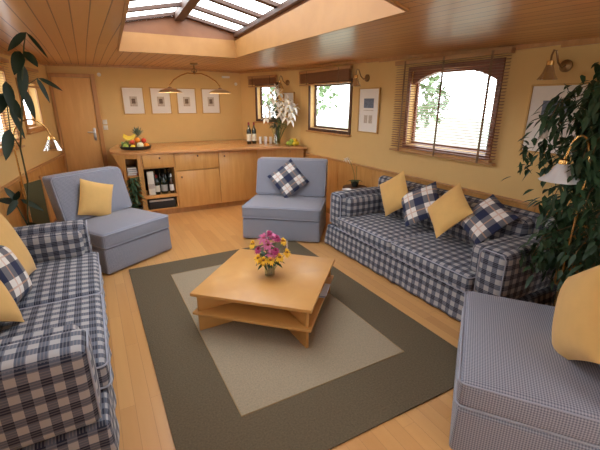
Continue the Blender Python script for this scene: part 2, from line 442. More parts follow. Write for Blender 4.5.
bm = bmesh.new()
for k in (0, 1):
    e0, e1 = gl(1.0)[k], gl(5.12)[k]
    bm.faces.new([bm.verts.new(p) for p in ((e0, 1.0, ZE+.035), (e1, 5.12, ZE+.035), ((a1+b1)/2, 5.12, ZR+.035), ((a0+b0)/2, 1.0, ZR+.035))])
finish(bm, 'glass_pane', M_glass, sky, smooth=False)

# walls from boxes around window openings, along the slightly curved hull
TH = .11
def seg_frame(a, b):
    a, b = Vector(a), Vector(b); t = (b-a).normalized(); return a, t, (b-a).length
def wall_M(a, t, outward):
    n = Vector((t.y, -t.x))*(1 if outward > 0 else -1)   # outward normal: right wall +x, left wall -x
    return Matrix(((t.x, n.x, 0, a[0]), (t.y, n.y, 0, a[1]), (0, 0, 1, 0), (0, 0, 0, 1))), n
def build_wall(name, poly, holes, out, ztop=2.32):
    bm = bmesh.new()
    for i in range(len(poly)-1):
        a, t, Ln = seg_frame(poly[i], poly[i+1]); M, _ = wall_M(a, t, out)
        hs = sorted(h[1:] for h in holes if h[0] == i); s = -.0
        for (s0, s1, z0, z1) in hs:
            box(bm, (s, 0, 0), (s0, TH, ztop), M=M); box(bm, (s0, 0, 0), (s1, TH, z0), M=M); box(bm, (s0, 0, z1), (s1, TH, ztop), M=M); s = s1
        box(bm, (s, 0, 0), (Ln+.01, TH, ztop), M=M)
        if i: # fill the outer wedge at the knuckle
            box(bm, (-.03, .02, 0), (.03, TH, ztop), M=M)
    bmesh.ops.recalc_face_normals(bm, faces=bm.faces)
    o = finish(bm, name, M_wall, smooth=False); o['kind'] = 'structure'; return o
PR = [(3.28, -1.7), (3.24, 3.9), (3.2, 5.85), (2.7, 7.35)]
PL = [(-1.05, -1.7), (-1.0, 3.4), (-.745, 5.7), (-.45, 7.35)]
# (segment, s0, s1, z0, z1)
HR = [(0, 3.99, 5.04, 1.24, 2.03), (1, .57, 1.62, 1.31, 1.97), (2, .58, 1.10, 1.40, 1.99)]
HL = [(0, 3.3, 4.4, 1.24, 2.0), (0, .6, 1.7, 1.24, 2.0), (1, .75, 2.16, 1.25, 2.02), (2, .30, .92, 1.37, 1.93)]
wr = build_wall('wall_right', PR, HR, 1); wlft = build_wall('wall_left', PL, HL, -1)
bm = bmesh.new(); box(bm, (-.62, 7.35, 0), (2.87, 7.47, 2.32)); finish(bm, 'wall_back', M_wall, smooth=False)['kind'] = 'structure'
bm = bmesh.new()   # aft wall behind the camera, its opening added to let in fill light
box(bm, (-1.2, -1.8, 0), (1.3, -1.69, 2.32)); box(bm, (2.5, -1.8, 0), (3.4, -1.69, 2.32)); box(bm, (1.3, -1.8, 2.02), (2.5, -1.69, 2.32)); box(bm, (1.3, -1.8, 0), (2.5, -1.69, .6))
finish(bm, 'wall_front', M_wall, smooth=False)['kind'] = 'structure'

# windows: frame + glass + sill
def window(idx, poly, h, out, label, arch=0, mframe=M_dark):
    i, s0, s1, z0, z1 = h; a, t, Ln = seg_frame(poly[i], poly[i+1]); M, n = wall_M(a, t, out)
    w = bpy.data.objects.new('window_%d' % idx, None); C.objects.link(w); w['kind'] = 'structure'; w['label'] = label
    bm = bmesh.new(); fw = .045
    for lo, hi in (((s0-fw, -.018, z0-fw), (s0, -.0, z1+fw)), ((s1, -.018, z0-fw), (s1+fw, -.0, z1+fw)), ((s0, -.018, z0-fw), (s1, 0, z0)), ((s0, -.018, z1), (s1, 0, z1+fw)),
                   ((s0, .075, z0), (s0+.03, .1, z1)), ((s1-.03, .075, z0), (s1, .1, z1)), ((s0, .075, z0), (s1, .1, z0+.03)), ((s0, .075, z1-.03), (s1, .1, z1))):
        box(bm, lo, hi, M=M)
    if arch:   # arched head piece inside the rectangular opening
        N = 24; lo_, hi_ = [], []
        for k in range(N+1):
            u = k/N; zz = z1-(arch*(abs(2*u-1)**2.2)+.012)
            for yy, L_ in ((.015, lo_), (.08, hi_)): L_.append((bm.verts.new(M @ Vector((s0+(s1-s0)*u, yy, zz))), bm.verts.new(M @ Vector((s0+(s1-s0)*u, yy, z1)))))
        for k in range(N):
            bm.faces.new((lo_[k][0], lo_[k+1][0], lo_[k+1][1], lo_[k][1])); bm.faces.new((hi_[k][0], hi_[k][1], hi_[k+1][1], hi_[k+1][0])); bm.faces.new((lo_[k][0], hi_[k][0], hi_[k+1][0], lo_[k+1][0]))
    bmesh.ops.recalc_face_normals(bm, faces=bm.faces)
    finish(bm, 'window_frame', mframe, w, smooth=False)
    bm = bmesh.new(); box(bm, (s0-.07, -.05, z0-fw-.025), (s1+.07, .0, z0-fw), .006, M=M); bmesh.ops.recalc_face_normals(bm, faces=bm.faces)
    finish(bm, 'window_sill', M_trim, w, smooth=False)
    bm = bmesh.new(); box(bm, (s0+.02, .085, z0+.02), (s1-.02, .089, z1-.02), M=M); bmesh.ops.recalc_face_normals(bm, faces=bm.faces)
    finish(bm, 'glass_pane', M_glass, w, smooth=False)
    return M
window(1, PR, HR[2], 1, 'small window nearest the back corner'); window(2, PR, HR[1], 1, 'middle window with raised blind'); window(3, PR, HR[0], 1, 'large arched window with lowered blind', .13, wood('red_brown_frame', (.27, .10, .05), (.20, .07, .035), .4, .3))
window(4, PL, HL[2], -1, 'left window nearest the camera', mframe=M_trim); window(5, PL, HL[3], -1, 'narrow left window by the door', mframe=M_trim)
window(7, PL, HL[0], -1, 'unseen left-hand window added for light'); window(9, PL, HL[1], -1, 'unseen left-hand window added for light')  # both out of view, added to bring more daylight into the room

# dado panelling with rail, along the walls; ceiling moulding; baseboards
def along(name, poly, out, fn, m, idx_from=0):
    bm = bmesh.new()
    for i in range(idx_from, len(poly)-1):
        a, t, Ln = seg_frame(poly[i], poly[i+1]); M, _ = wall_M(a, t, out); fn(bm, Ln, M, i)
    bmesh.ops.recalc_face_normals(bm, faces=bm.faces)
    o = finish(bm, name, m, smooth=False); o['kind'] = 'structure'; return o
def dado(bm, Ln, M, i):
    k = max(1, round(Ln/.42)); w = Ln/k
    for j in range(k): box(bm, (j*w+.003, -.02, .08), ((j+1)*w-.003, 0, .86), .004, M=M)
def rail(bm, Ln, M, i): box(bm, (0, -.045, .86), (Ln, 0, .885), .005, M=M)
def cornice(bm, Ln, M, i):
    k = 8
    for j in range(k):
        s0, s1 = Ln*j/k, Ln*(j+1)/k; p = M @ Vector(((s0+s1)/2, 0, 0)); z = zc(p.x, p.y)
        box(bm, (s0, -.02, z-.035), (s1, 0, z+.01), M=M)
def base(bm, Ln, M, i): box(bm, (0, -.03, 0), (Ln, -.0, .08), .004, M=M)
along('trim_2', PR, 1, dado, M_panel); along('trim_3', PR, 1, rail, M_trim); along('trim_4', PL, -1, dado, M_panel); along('trim_5', PL, -1, rail, M_trim)
along('trim_6', PR, 1, cornice, M_trim); along('trim_7', PL, -1, cornice, M_trim)
along('baseboard_right', PR, 1, base, M_trim); along('baseboard_left', PL, -1, base, M_trim)
bm = bmesh.new()
for j in range(16):
    x0, x1 = -.42+3.1*j/16, -.42+3.1*(j+1)/16; z = zc((x0+x1)/2, 7.34); box(bm, (x0, 7.33, z-.03), (x1, 7.35, z+.01))
finish(bm, 'trim_8', M_trim, smooth=False)['kind'] = 'structure'
bm = bmesh.new(); box(bm, (.2, 7.32, 0), (.35, 7.35, .08)); finish(bm, 'baseboard_back', M_trim, smooth=False)['kind'] = 'structure'

# door in the back wall
dr = bpy.data.objects.new('door_1', None); C.objects.link(dr); dr['kind'] = 'structure'; dr['label'] = 'pale veneered door in the back wall'
bm = bmesh.new(); box(bm, (-.40, 7.325, .01), (.13, 7.35, 2.06), .003); finish(bm, 'door_panel', M_door, dr, smooth=False)
bm = bmesh.new()
box(bm, (.135, 7.30, 0), (.20, 7.35, 2.12), .004); box(bm, (-.445, 7.30, 0), (-.405, 7.35, 2.12), .004); box(bm, (-.405, 7.30, 2.065), (.135, 7.35, 2.12), .004)
finish(bm, 'door_frame', M_trim, dr, smooth=False)
bm = bmesh.new(); box(bm, (.055, 7.315, 1.08), (.095, 7.325, 1.28), .003); tube(bm, [(.075, 7.32, 1.22), (.075, 7.28, 1.22), (.06, 7.27, 1.22), (-.03, 7.27, 1.22)], .009); finish(bm, 'door_handle', M_steel, dr)

# ground and trees outside, seen through the glass
bm = bmesh.new(); N = 12
for sx in (1, -1):
    x0 = 4.5*sx if sx > 0 else -2.5
    g = [[bm.verts.new((x0+sx*25*i/N, -12+40*j/N, .2+.25*sin(i*1.3+j)*min(1, i/3))) for i in range(N+1)] for j in range(N+1)]
    for j in range(N):
        for i in range(N): bm.faces.new((g[j][i], g[j][i+1], g[j+1][i+1], g[j+1][i]))
bmesh.ops.recalc_face_normals(bm, faces=bm.faces)
finish(bm, 'ground', M_grass)['kind'] = 'structure'
def tree(x, y, h, w, label):
    t = thing('bank_tree', label, 'tree', (x, y, .2))
    bm = bmesh.new(); tube(bm, [(0, 0, -.1), (.05, 0, h*.3), (-.05, .05, h*.6)], [.12, .09, .04], 8); finish(bm, 'trunk', M_bark, t)
    bm = bmesh.new()
    for k in range(420):
        v = rvec(); p = Vector((v.x*w*random.uniform(.5, 1), v.y*w*random.uniform(.5, 1), h*.62+v.z*h*.38*random.uniform(.5, 1)))
        leaf(bm, p, rvec(), .3, .2, .2, n=2)
    finish(bm, 'crown', M_tree, t)
tree(9, 9.5, 2.6, 1.5, 'pale leafy tree on the bank seen through the middle window')
tree(8.5, 15.5, 3.0, 1.9, 'leafy green tree on the bank seen through the small back window')
tree(16, 7.0, 1.6, 1.5, 'low distant tree on the bank seen through the large arched window')

# ================================================================== FURNITURE
# ---- rug
rug = thing('area_rug', 'large taupe woven rug with a paler rectangular centre under the coffee table', 'rug', (1.135, 2.66, 0))
bm = bmesh.new(); prism(bm, [(-.985, -1.44), (.975, -1.44), (.975, 1.40), (-.985, 1.40)], .001, .010); finish(bm, 'rug_border', M_jute, rug, smooth=False)
bm = bmesh.new(); prism(bm, [(-.615, -1.03), (.605, -1.03), (.605, 1.05), (-.615, 1.05)], .0101, .012); o = finish(bm, 'rug_field', M_sand, rug, smooth=False); o['label'] = 'paler sand coloured centre'
bm = bmesh.new()
for P, z, in (([(-.615, -1.03), (.605, -1.03), (.605, 1.05), (-.615, 1.05)], .012),):
    tube(bm, [(x, y, z) for x, y in P], .004, 6, closed=True)
finish(bm, 'binding', mat('tan_binding', (.36, .24, .12), .9), rug, smooth=False)

# ---- coffee table, standing cornerwise, on two crossed panels
tb = thing('coffee_table', 'square low beech coffee table turned cornerwise on the rug', 'coffee table', (1.138, 2.603, .012), radians(46.5))
hs_ = .467
def plate(bm, h, z0, z1): box(bm, (-h, -h, z0), (h, h, z1), .004)
bm = bmesh.new(); plate(bm, hs_, .308, .334); finish(bm, 'tabletop', M_table, tb)
bm = bmesh.new(); plate(bm, hs_-.005, .150, .170); finish(bm, 'shelf', M_table, tb)
for k, a in enumerate((45, 135)):
    for s_ in (1, -1):
        bm = bmesh.new(); Mr = Matrix.Rotation(radians(a), 4, 'Z')
        x0, x1 = (.02, .61) if s_ > 0 else (-.61, -.02)
        inn = .27 if s_ > 0 else -.27
        box(bm, (x0, -.011, .171), (x1, .011, .307), .002, M=Mr); box(bm, (min(inn, x1 if s_ > 0 else x0), -.011, 0), (max(inn, x1 if s_ > 0 else x0), .011, .149), .002, M=Mr)
        finish(bm, 'leg', M_table, tb)
def magazine(x, y, z, rz, col, label):
    m_ = mat('magazine_cover_'+label[:5].strip(), col, .4); o = thing('magazine', label, 'magazine', (x, y, z), rz, 'magazines on the coffee table shelf')
    bm = bmesh.new(); box(bm, (-.105, -.148, .0005), (.105, .148, .007), .001); finish(bm, 'pages', M_paper, o)
    bm = bmesh.new(); box(bm, (-.107, -.15, .0072), (.107, .15, .0085)); finish(bm, 'cover', m_, o)
magazine(1.45, 2.47, .1825, radians(46), (.32, .38, .55), 'lower magazine of the two on the coffee table shelf')
magazine(1.462, 2.473, .1915, radians(48), (.72, .76, .88), 'upper pale blue magazine on the coffee table shelf')

# ---- upholstery
def loop_rect(x0, x1, y0, y1, z, r=.04):
    P = []
    for cx, cy, a0 in ((x1-r, y1-r, 0), (x0+r, y1-r, 90), (x0+r, y0+r, 180), (x1-r, y0+r, 270)):
        for k in range(5): a = radians(a0+22.5*k); P.append((cx+r*cos(a), cy+r*sin(a), z))
    return P
def easy_chair(label, loc, rz, w=1.0):
    t = thing('low_armless_chair', label, 'chair', (*loc, 0), rz, 'blue grey armless chairs'); h = w/2
    bm = bmesh.new()
    def flare(p):
        k = max(0, (.3-p.z)/.3); return (p.x*(1+.012*k), p.y-.008*k*(p.y < -.3), p.z)
    sbox(bm, (-h, -.45, .012), (h, .34, .285), .025, 8, (0, .004, 0), flare); finish(bm, 'base', M_chair, t, box_uv=True)
    bm = bmesh.new(); sbox(bm, (-h-.004, -.458, .288), (h+.004, .25, .445), .035, 10, (.008, .008, .022)); cu = finish(bm, 'seat_cushion', M_chair, t, box_uv=True)
    bm = bmesh.new(); tube(bm, loop_rect(-h-.004, h+.004, -.460, .25, .432, .035), .0055, 6, True); tube(bm, loop_rect(-h-.004, h+.004, -.460, .25, .302, .035), .0055, 6, True); finish(bm, 'piping', M_pipe, cu)
    bm = bmesh.new()
    def lean(p): return (p.x, p.y+.30*(p.z-.44), p.z)
    sbox(bm, (-h+.004, .155, .455), (h-.004, .335, .945), .035, 10, (.004, .018, .006), lean); bk = finish(bm, 'backrest', M_chair, t, box_uv=True)
    bm = bmesh.new()
    def lp(y):
        P = []
        for x, z in [(-h+.03, .465), (h-.03, .465), (h-.012, .49), (h-.012, .905), (h-.035, .935), (-h+.035, .935), (-h+.012, .905), (-h+.012, .49)]: P.append((x, y+.30*(z-.44), z))
        return P
    tube(bm, lp(.163), .005, 6, True); finish(bm, 'piping', M_pipe, bk)
    bm = bmesh.new(); sbox(bm, (-h+.01, .345, .012), (h-.01, .43, .46), .03, 5, (0, .004, 0)); finish(bm, 'back_frame', M_chair, t, box_uv=True)
    return t
easy_chair('blue grey armless chair between the sideboard and the right sofa, plaid cushion on it', (2.23, 4.44), radians(-38.5))
easy_chair('blue grey armless chair in front of the pale door, yellow cushion on it', (.075, 4.60), radians(32), .84)
easy_chair('blue grey armless chair in the near right corner, cropped by the frame edge', (2.05, .86), radians(216.9))

def gingham_sofa(label, loc, rz, L_=2.12):
    t = thing('gingham_sofa', label, 'sofa', (*loc, 0), rz, 'navy gingham sofas'); h = L_/2; aw = .23; af = -.385
    bm = bmesh.new()
    def fl(p):
        k = max(0, (.38-p.z)/.38); wv = .010*sin(p.x*26)*k*k if p.y < -.3 else 0; wy = .010*sin(p.y*26)*k*k
        s_ = 1 if p.x > 0 else -1
        return (p.x+s_*(.045*k+wy)*(abs(p.x) > h-.1), p.y-(.025*k+wv)*(p.y < -.3), p.z)
    sbox(bm, (-h, -.41, .01), (h, .40, .275), .03, 34, (0, 0, 0), fl); finish(bm, 'skirt', M_ging, t, box_uv=True)
    for s_ in (-1, 1):
        x0, x1 = (-h, -h+aw) if s_ < 0 else (h-aw, h)
        bm = bmesh.new(); sbox(bm, (x0, af, .27), (x1, .33, .68), .045, 8, (.008, .008, .014)); am = finish(bm, 'arm', M_ging, t, box_uv=True)
        bm = bmesh.new()
        xx0, xx1 = x0+.012, x1-.012
        P = [(xx0, af+.003, .30), (xx0, af+.003, .64), (xx0+.025, af+.002, .67), (xx1-.025, af+.002, .67), (xx1, af+.003, .64), (xx1, af+.003, .30)]
        tube(bm, P, .0055, 6); finish(bm, 'piping', M_pipe, am)
        a0, a1 = (x1-.005, x1+.10) if s_ < 0 else (x0-.10, x0+.005)
        bm = bmesh.new(); sbox(bm, (a0, -.34, .435), (a1, .20, .655), .03, 7, (.012, .006, .008)); finish(bm, 'arm_pad', M_ging, t, box_uv=True)
    for x0, x1 in ((-h+aw+.002, -.003), (.003, h-aw-.002)):
        bm = bmesh.new(); sbox(bm, (x0, -.435, .278), (x1, .26, .43), .035, 9, (0, .008, .022)); cu = finish(bm, 'seat_cushion', M_ging, t, box_uv=True)
        bm = bmesh.new(); tube(bm, loop_rect(x0, x1, -.438, .26, .418, .035), .0055, 6, True); tube(bm, loop_rect(x0, x1, -.438, .26, .292, .035), .0055, 6, True); finish(bm, 'piping', M_pipe, cu)
    bm = bmesh.new()
    sbox(bm, (-h+.05, .275, .27), (h-.05, .40, .83), .08, 12, (0, .006, .008)); finish(bm, 'backrest', M_ging, t, box_uv=True)
    for x0, x1 in ((-h+aw-.01, -.002), (.002, h-aw+.01)):
        bm = bmesh.new()
        def lean(p): return (p.x, p.y+.12*(p.z-.43), p.z)
        sbox(bm, (x0, .13, .44), (x1, .27, .80), .06, 8, (.004, .02, .01), lean); finish(bm, 'back_cushion', M_ging, t, box_uv=True)
    return t
gingham_sofa('navy and white gingham sofa against the right wall under the arched window', (2.83, 2.57), radians(-90), 2.28)
gingham_sofa('navy and white gingham sofa along the left edge, nearest the camera', (-.53, 2.745), radians(90), 2.20)

# ---- scatter cushions
def cushion(label, loc, yaw, lean, roll, size, m, thick=.13, group='ochre yellow scatter cushions', name='scatter_cushion'):
    o_bm = bmesh.new(); uvl = o_bm.loops.layers.uv.verify(); n = 18; vs = {}
    for s_ in (1, -1):
        for i in range(n+1):
            for j in range(n+1):
                u, v = 2*i/n-1, 2*j/n-1
                if s_ < 0 and (i in (0, n) or j in (0, n)): vs[(s_, i, j)] = vs[(1, i, j)]; continue
                pin = .055; x = u*(1-pin*(1-v*v)**1.0*abs(u)**2); z = v*(1-pin*(1-u*u)*abs(v)**2)
                hh = (max(0, (1-abs(u)**2.6))*max(0, (1-abs(v)**2.6)))**.6
                wr_ = .05*sin(5*u+3*v)*(1-hh)*hh
                vs[(s_, i, j)] = o_bm.verts.new((x*size/2, -s_*thick/2*(hh+wr_), z*size/2))
    for s_ in (1, -1):
        for i in range(n):
            for j in range(n):
                q = [(i, j), (i+1, j), (i+1, j+1), (i, j+1)]
                if s_ < 0: q = q[::-1]
                try: fc = o_bm.faces.new([vs[(s_, *k)] for k in q])
                except ValueError: continue
                for lp_, k in zip(fc.loops, q): lp_[uvl].uv = (k[0]/n, k[1]/n)
    R = Euler((0, 0, yaw)).to_matrix() @ Euler((lean, 0, 0)).to_matrix() @ Euler((0, roll, 0)).to_matrix()
    o = finish(o_bm, name, m, None, loc, R.to_euler())
    tag(o, label, 'cushion', group)
    return o
D = radians
PG = 'navy and white plaid scatter cushions'
YW = -pi/2   # facing -X (right sofa)
cushion('yellow cushion leaning on the far arm side of the right sofa', (2.876, 3.073, .735), D(-89.5), D(-12), D(-34), .396, M_yellow)
cushion('plaid cushion between the two yellow ones on the right sofa', (2.90, 2.70, .705), D(-75), D(-38), D(-35), .405, M_plaid, group=PG)
cushion('larger yellow cushion in the middle of the right sofa, standing on a corner', (2.84, 2.305, .745), D(-101), D(-30), D(-57), .41, M_yellow)
cushion('plaid cushion beside the near arm of the right sofa', (2.90, 1.96, .745), D(-96), D(-44), D(-68), .39, M_plaid, group=PG)
cushion('plaid cushion standing on its corner on the armless chair by the sideboard', (2.30, 4.545, .700), D(-25), D(-26), D(-37), .415, M_plaid, .11, group=PG)
cushion('yellow cushion on the armless chair in front of the door', (-.045, 4.726, .652), D(33.8), D(-10), D(20), .40, M_yellow)
cushion('large yellow cushion on the near right armless chair, cropped by the frame', (2.045, .775, .69), D(220), D(-8), D(-36), .49, M_yellow, .17)
cushion('yellow cushion at the far end of the left sofa', (-.629, 3.146, .70), D(84), D(-18), D(4), .50, M_yellow)
cushion('plaid cushion in the middle of the left sofa, cropped by the frame', (-.609, 2.872, .64), D(86), D(-20), D(11), .411, M_plaid, group=PG)
cushion('yellow cushion nearest the camera on the left sofa', (-.66, 2.50, .66), D(84), D(-35), D(40), .38, M_yellow)

# ---- sideboard: separate cabinet units under one worktop
YF = 6.0
def front_panel(name, parent, x0, x1, z0, z1, knob=None, y=None):
    y = YF if y is None else y
    bm = bmesh.new(); box(bm, (x0+.004, y-.02, z0+.003), (x1-.004, y-.001, z1-.003), .002); o = finish(bm, name, M_cab, parent)
    if knob:
        bm = bmesh.new(); lathe(bm, [(0, 0), (.008, 0), (.007, .012), (.014, .018), (.013, .026), (0, .028)], 12, M=Matrix.Translation((knob[0], y-.02, knob[1])) @ Matrix.Rotation(radians(90), 4, 'X')); finish(bm, 'knob', M_dark, o)
    return o
def carcass(parent, x0, x1, y1=7.0, open_=False):
    bm = bmesh.new()
    box(bm, (x0, YF, .09), (x0+.018, y1, .96)); box(bm, (x1-.018, YF, .09), (x1, y1, .96)); box(bm, (x0+.018, YF, .09), (x1-.018, y1, .11)); box(bm, (x0+.018, y1-.02, .11), (x1-.018, y1, .96))
    box(bm, (x0+.018, YF, .94), (x1-.018, y1, .958))
    finish(bm, 'cabinet_body', M_cab, parent, smooth=False)
    bm = bmesh.new(); box(bm, (x0, YF+.05, .0), (x1, y1-.05, .088)); finish(bm, 'plinth', M_trim, parent, smooth=False)
c1 = thing('bottle_cabinet', 'sideboard unit with a drawer above an open bottle niche', 'cabinet', group='sideboard cabinet units')
carcass(c1, .60, 1.08)
front_panel('drawer', c1, .62, 1.07, .765, .955, (.86, .90))
for za, zb_ in ((.285, .33), (.745, .763)):
    bm = bmesh.new(); box(bm, (.619, YF, za), (1.061, 6.45, zb_)); finish(bm, 'shelf', M_cab, c1, smooth=False)
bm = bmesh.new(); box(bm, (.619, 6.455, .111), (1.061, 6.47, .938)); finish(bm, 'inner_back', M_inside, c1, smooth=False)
c2 = thing('drawer_cabinet', 'sideboard unit with a wide drawer above one door', 'cabinet', group='sideboard cabinet units')
carcass(c2, 1.082, 1.768); front_panel('drawer', c2, 1.082, 1.768, .685, .955, (1.43, .90)); front_panel('door', c2, 1.082, 1.768, .09, .68, (1.16, .585))
c3 = thing('door_cabinet', 'sideboard unit with one tall plain door left of the armless chair', 'cabinet', group='sideboard cabinet units')
carcass(c3, 1.77, 2.438); front_panel('door', c3, 1.77, 2.438, .09, .955, (1.86, .87))
c4 = thing('door_cabinet', 'sideboard unit at the window end, mostly behind the armless chair', 'cabinet', group='sideboard cabinet units')
carcass(c4, 2.44, 3.13, 6.0+.02)
for ch in c4.children:
    if ch.name.startswith('cabinet_body'): bpy.data.objects.remove(ch)
for ch in list(c4.children):
    if ch.name.startswith('plinth'): bpy.data.objects.remove(ch)
bm = bmesh.new(); prism(bm, [(2.44, 6.0), (2.75, 5.86), (3.14, 5.64), (3.14, 5.84), (2.86, 6.84), (2.44, 6.84)], .09, .955); finish(bm, 'cabinet_body', M_cab, c4, smooth=False)
bm = bmesh.new(); prism(bm, [(2.44, 6.05), (3.1, 5.72), (3.1, 5.9), (2.84, 6.8), (2.44, 6.8)], 0, .088); finish(bm, 'plinth', M_trim, c4, smooth=False)
bm = bmesh.new(); prism(bm, [(2.445, 5.977), (2.75, 5.838), (3.135, 5.62), (3.138, 5.637), (2.752, 5.857), (2.452, 5.996)], .093, .952); o = finish(bm, 'door', M_cab, c4, smooth=False)
bm = bmesh.new(); ball(bm, (2.93, 5.722, .91), .014, (1, 1, 1)); finish(bm, 'knob', M_trim, o)
c0 = thing('end_shelf_unit', 'open shelf unit with slanting end at the door end of the sideboard', 'shelf unit', group='sideboard cabinet units')
bm = bmesh.new()
prism(bm, [(.555, YF+.02), (.598, YF+.02), (.598, 6.9), (.555, 6.9)], .0, .955); prism(bm, [(.36, YF+.12), (.395, YF+.10), (.395, 6.5), (.36, 6.5)], .0, .955)
prism(bm, [(.30, 6.5), (.554, 6.5), (.554, 6.53), (.30, 6.53)], .0, .955)
finish(bm, 'side_panel', M_cab, c0, smooth=False)
for z in (.10, .62):
    bm = bmesh.new(); prism(bm, [(.396, YF+.09), (.554, YF+.03), (.554, 6.499), (.396, 6.499)], z, z+.02); finish(bm, 'shelf', M_cab, c0, smooth=False)
bm = bmesh.new(); prism(bm, [(.30, 6.16), (.555, 6.0), (.555, 6.019), (.31, 6.178)], .90, .955); finish(bm, 'rounded_apron', M_cab, c0, smooth=False)
bm = bmesh.new()   # tapering brackets under the overhanging end
vs = [bm.verts.new(p) for p in ((.24, 6.2, .955), (.36, 6.14, .955), (.36, 6.14, .70), (.24, 6.22, .955+0), (.36, 6.16, .955), (.36, 6.16, .70))]
fs = [bm.faces.new((vs[0], vs[1], vs[2])), bm.faces.new((vs[3], vs[5], vs[4])), bm.faces.new((vs[0], vs[3], vs[4], vs[1])), bm.faces.new((vs[1], vs[4], vs[5], vs[2])), bm.faces.new((vs[2], vs[5], vs[3], vs[0]))]
bmesh.ops.recalc_face_normals(bm, faces=bm.faces); finish(bm, 'bracket', M_cab, c0, smooth=False)
bm = bmesh.new()
prism(bm, [(.22, 6.28), (.34, 6.08), (.55, 5.97), (1.2, 5.93), (2.2, 5.87), (2.75, 5.72), (3.05, 5.53), (3.12, 5.50), (3.155, 5.53), (3.15, 5.84), (2.86, 6.84), (2.66, 7.32), (.36, 7.32), (.22, 6.6)], .96, .998)
es = [e for e in bm.edges if abs(e.verts[0].co.z-e.verts[1].co.z) < 1e-5]
bmesh.ops.bevel(bm, geom=es, offset=.008, segments=2, affect='EDGES')
tag(finish(bm, 'worktop', M_top, smooth=False), 'long beech worktop across the back of the room with a rounded end', 'worktop')

# ---- bottles and things in the sideboard
def bottle(name, label, loc, h, rr, mb, lab=M_label, cap=M_cap, group=None, seg=16):
    t = thing(name, label, 'bottle', loc, random.uniform(0, 3), group)
    bm = bmesh.new(); lathe(bm, [(0, .0005), (rr*.92, .0005), (rr, .006), (rr, h*.60), (rr*.92, h*.66), (rr*.42, h*.76), (rr*.36, h*.80), (rr*.36, h*.92), (0, h*.92)], seg); finish(bm, 'glass_body', mb, t)
    bm = bmesh.new(); lathe(bm, [(rr*1.012, h*.14), (rr*1.02, h*.15), (rr*1.02, h*.46), (rr*1.012, h*.47)], seg); finish(bm, 'label', lab, t)
    bm = bmesh.new(); lathe(bm, [(rr*.38, h*.86), (rr*.42, h*.862), (rr*.42, h), (0, h)], seg); finish(bm, 'cap', cap, t)
    return t
GB = 'bottles in the open sideboard niche'
zb = .331
ct = thing('bottle_carton', 'tall cream carton at the left of the bottle niche', 'box', (.715, 6.10, zb)); bm = bmesh.new(); box(bm, (-.045, -.045, 0), (.045, .045, .36), .003); finish(bm, 'carton', M_label, ct)
bm = bmesh.new(); box(bm, (-.0462, -.0462, .10), (.0462, .0462, .17)); o = finish(bm, 'printed_band', M_print, ct)
M_black2 = mat('black_label', (.03, .03, .03), .5); M_amber = mat('amber_bottle', (.05, .02, .008), .12, coat=.5)
bottle('spirits_bottle', 'dark bottle with white label beside the cream carton', (.80, 6.08, zb), .30, .036, M_btl, group=GB)
bottle('spirits_bottle', 'broad dark bottle with a grey label in the middle of the niche', (.905, 6.09, zb), .31, .05, M_btl, mat('grey_label', (.35, .34, .32), .6), M_black, group=GB)
bottle('spirits_bottle', 'clear bottle with white label at the right of the niche', (1.015, 6.08, zb), .30, .034, M_amber, M_paper, M_paper, group=GB)
for k, (x, y) in enumerate(((.79, 6.22), (.875, 6.24), (.96, 6.22), (1.02, 6.26))):
    bottle('spirits_bottle', 'dark bottle in the back row of the sideboard niche', (x, y, zb), .35, .038, M_btl, M_black2, M_oldbrass, group='back row of bottles in the niche')
av = thing('stereo_unit', 'black box with a pale top strip in the lower niche of the sideboard', 'stereo', (.84, 6.17, .1105))
bm = bmesh.new(); box(bm, (-.2, -.15, .0), (.2, .15, .15), .004); finish(bm, 'casing', M_black, av)
bm = bmesh.new(); box(bm, (-.19, -.153, .118), (.17, -.151, .145)); finish(bm, 'front_strip', M_steel, av)
BC = [(.45, .12, .08), (.62, .60, .55), (.10, .14, .22), (.25, .18, .10)]
for k in range(4):
    b = thing('book', ['dark red', 'cream', 'dark blue', 'brown'][k]+' book lying in the open end shelf unit, '+['lowest', 'second', 'third', 'topmost'][k]+' of the pile', 'book', (.475, 6.24, .6405+.031*k), radians(90+random.uniform(-4, 4)), 'books in the end shelf unit')
    bm = bmesh.new(); box(bm, (-.095, -.062, .003), (.095, .064, .026)); finish(bm, 'pages', M_paper, b, smooth=False)
    bm = bmesh.new(); box(bm, (-.1, -.068, 0), (.1, .066, .0029)); box(bm, (-.1, -.068, .0261), (.1, .066, .029)); box(bm, (-.1, -.0682, .0), (.1, -.0622, .029)); finish(bm, 'cover', mat('book_cover_%d' % k, BC[k], .6), b, smooth=False)

ZT = .999
for k, x in enumerate((2.44, 2.535)):
    bottle('wine_bottle', ('left' if k == 0 else 'right')+' one of the pair of red wine bottles on the worktop', (x+.01, 6.36, ZT), .37, .040, M_btl, group='wine bottles on the worktop')
M_cup = mat('white_china', (.78, .78, .80), .25, coat=.4)
def glassware(x, y, h, rr, label, m=None):
    m = m or M_cup
    t = thing('drinking_glass', label, 'glass', (x, y, ZT), 0, 'small glasses on the worktop')
    bm = bmesh.new(); lathe(bm, [(0, 0), (rr*.75, 0), (rr*.8, .004), (rr, h), (rr*.93, h), (rr*.72, .01), (0, .01)], 16); finish(bm, 'bowl', m, t)
M_tumb = glass_thin('tumbler_glass', (.75, .78, .82), .3)
for k, (x, y) in enumerate(((2.64, 6.30), (2.70, 6.2), (2.745, 6.33), (2.80, 6.22))):
    glassware(x, y, .12, .028, ['back left', 'front left', 'back right', 'front right'][k]+' one of the four narrow pale glasses between wine bottles and lily vase', M_cup)
dc = thing('decanter', 'clear round decanter with a stopper in front of the lily vase', 'decanter', (2.79, 6.0, ZT))
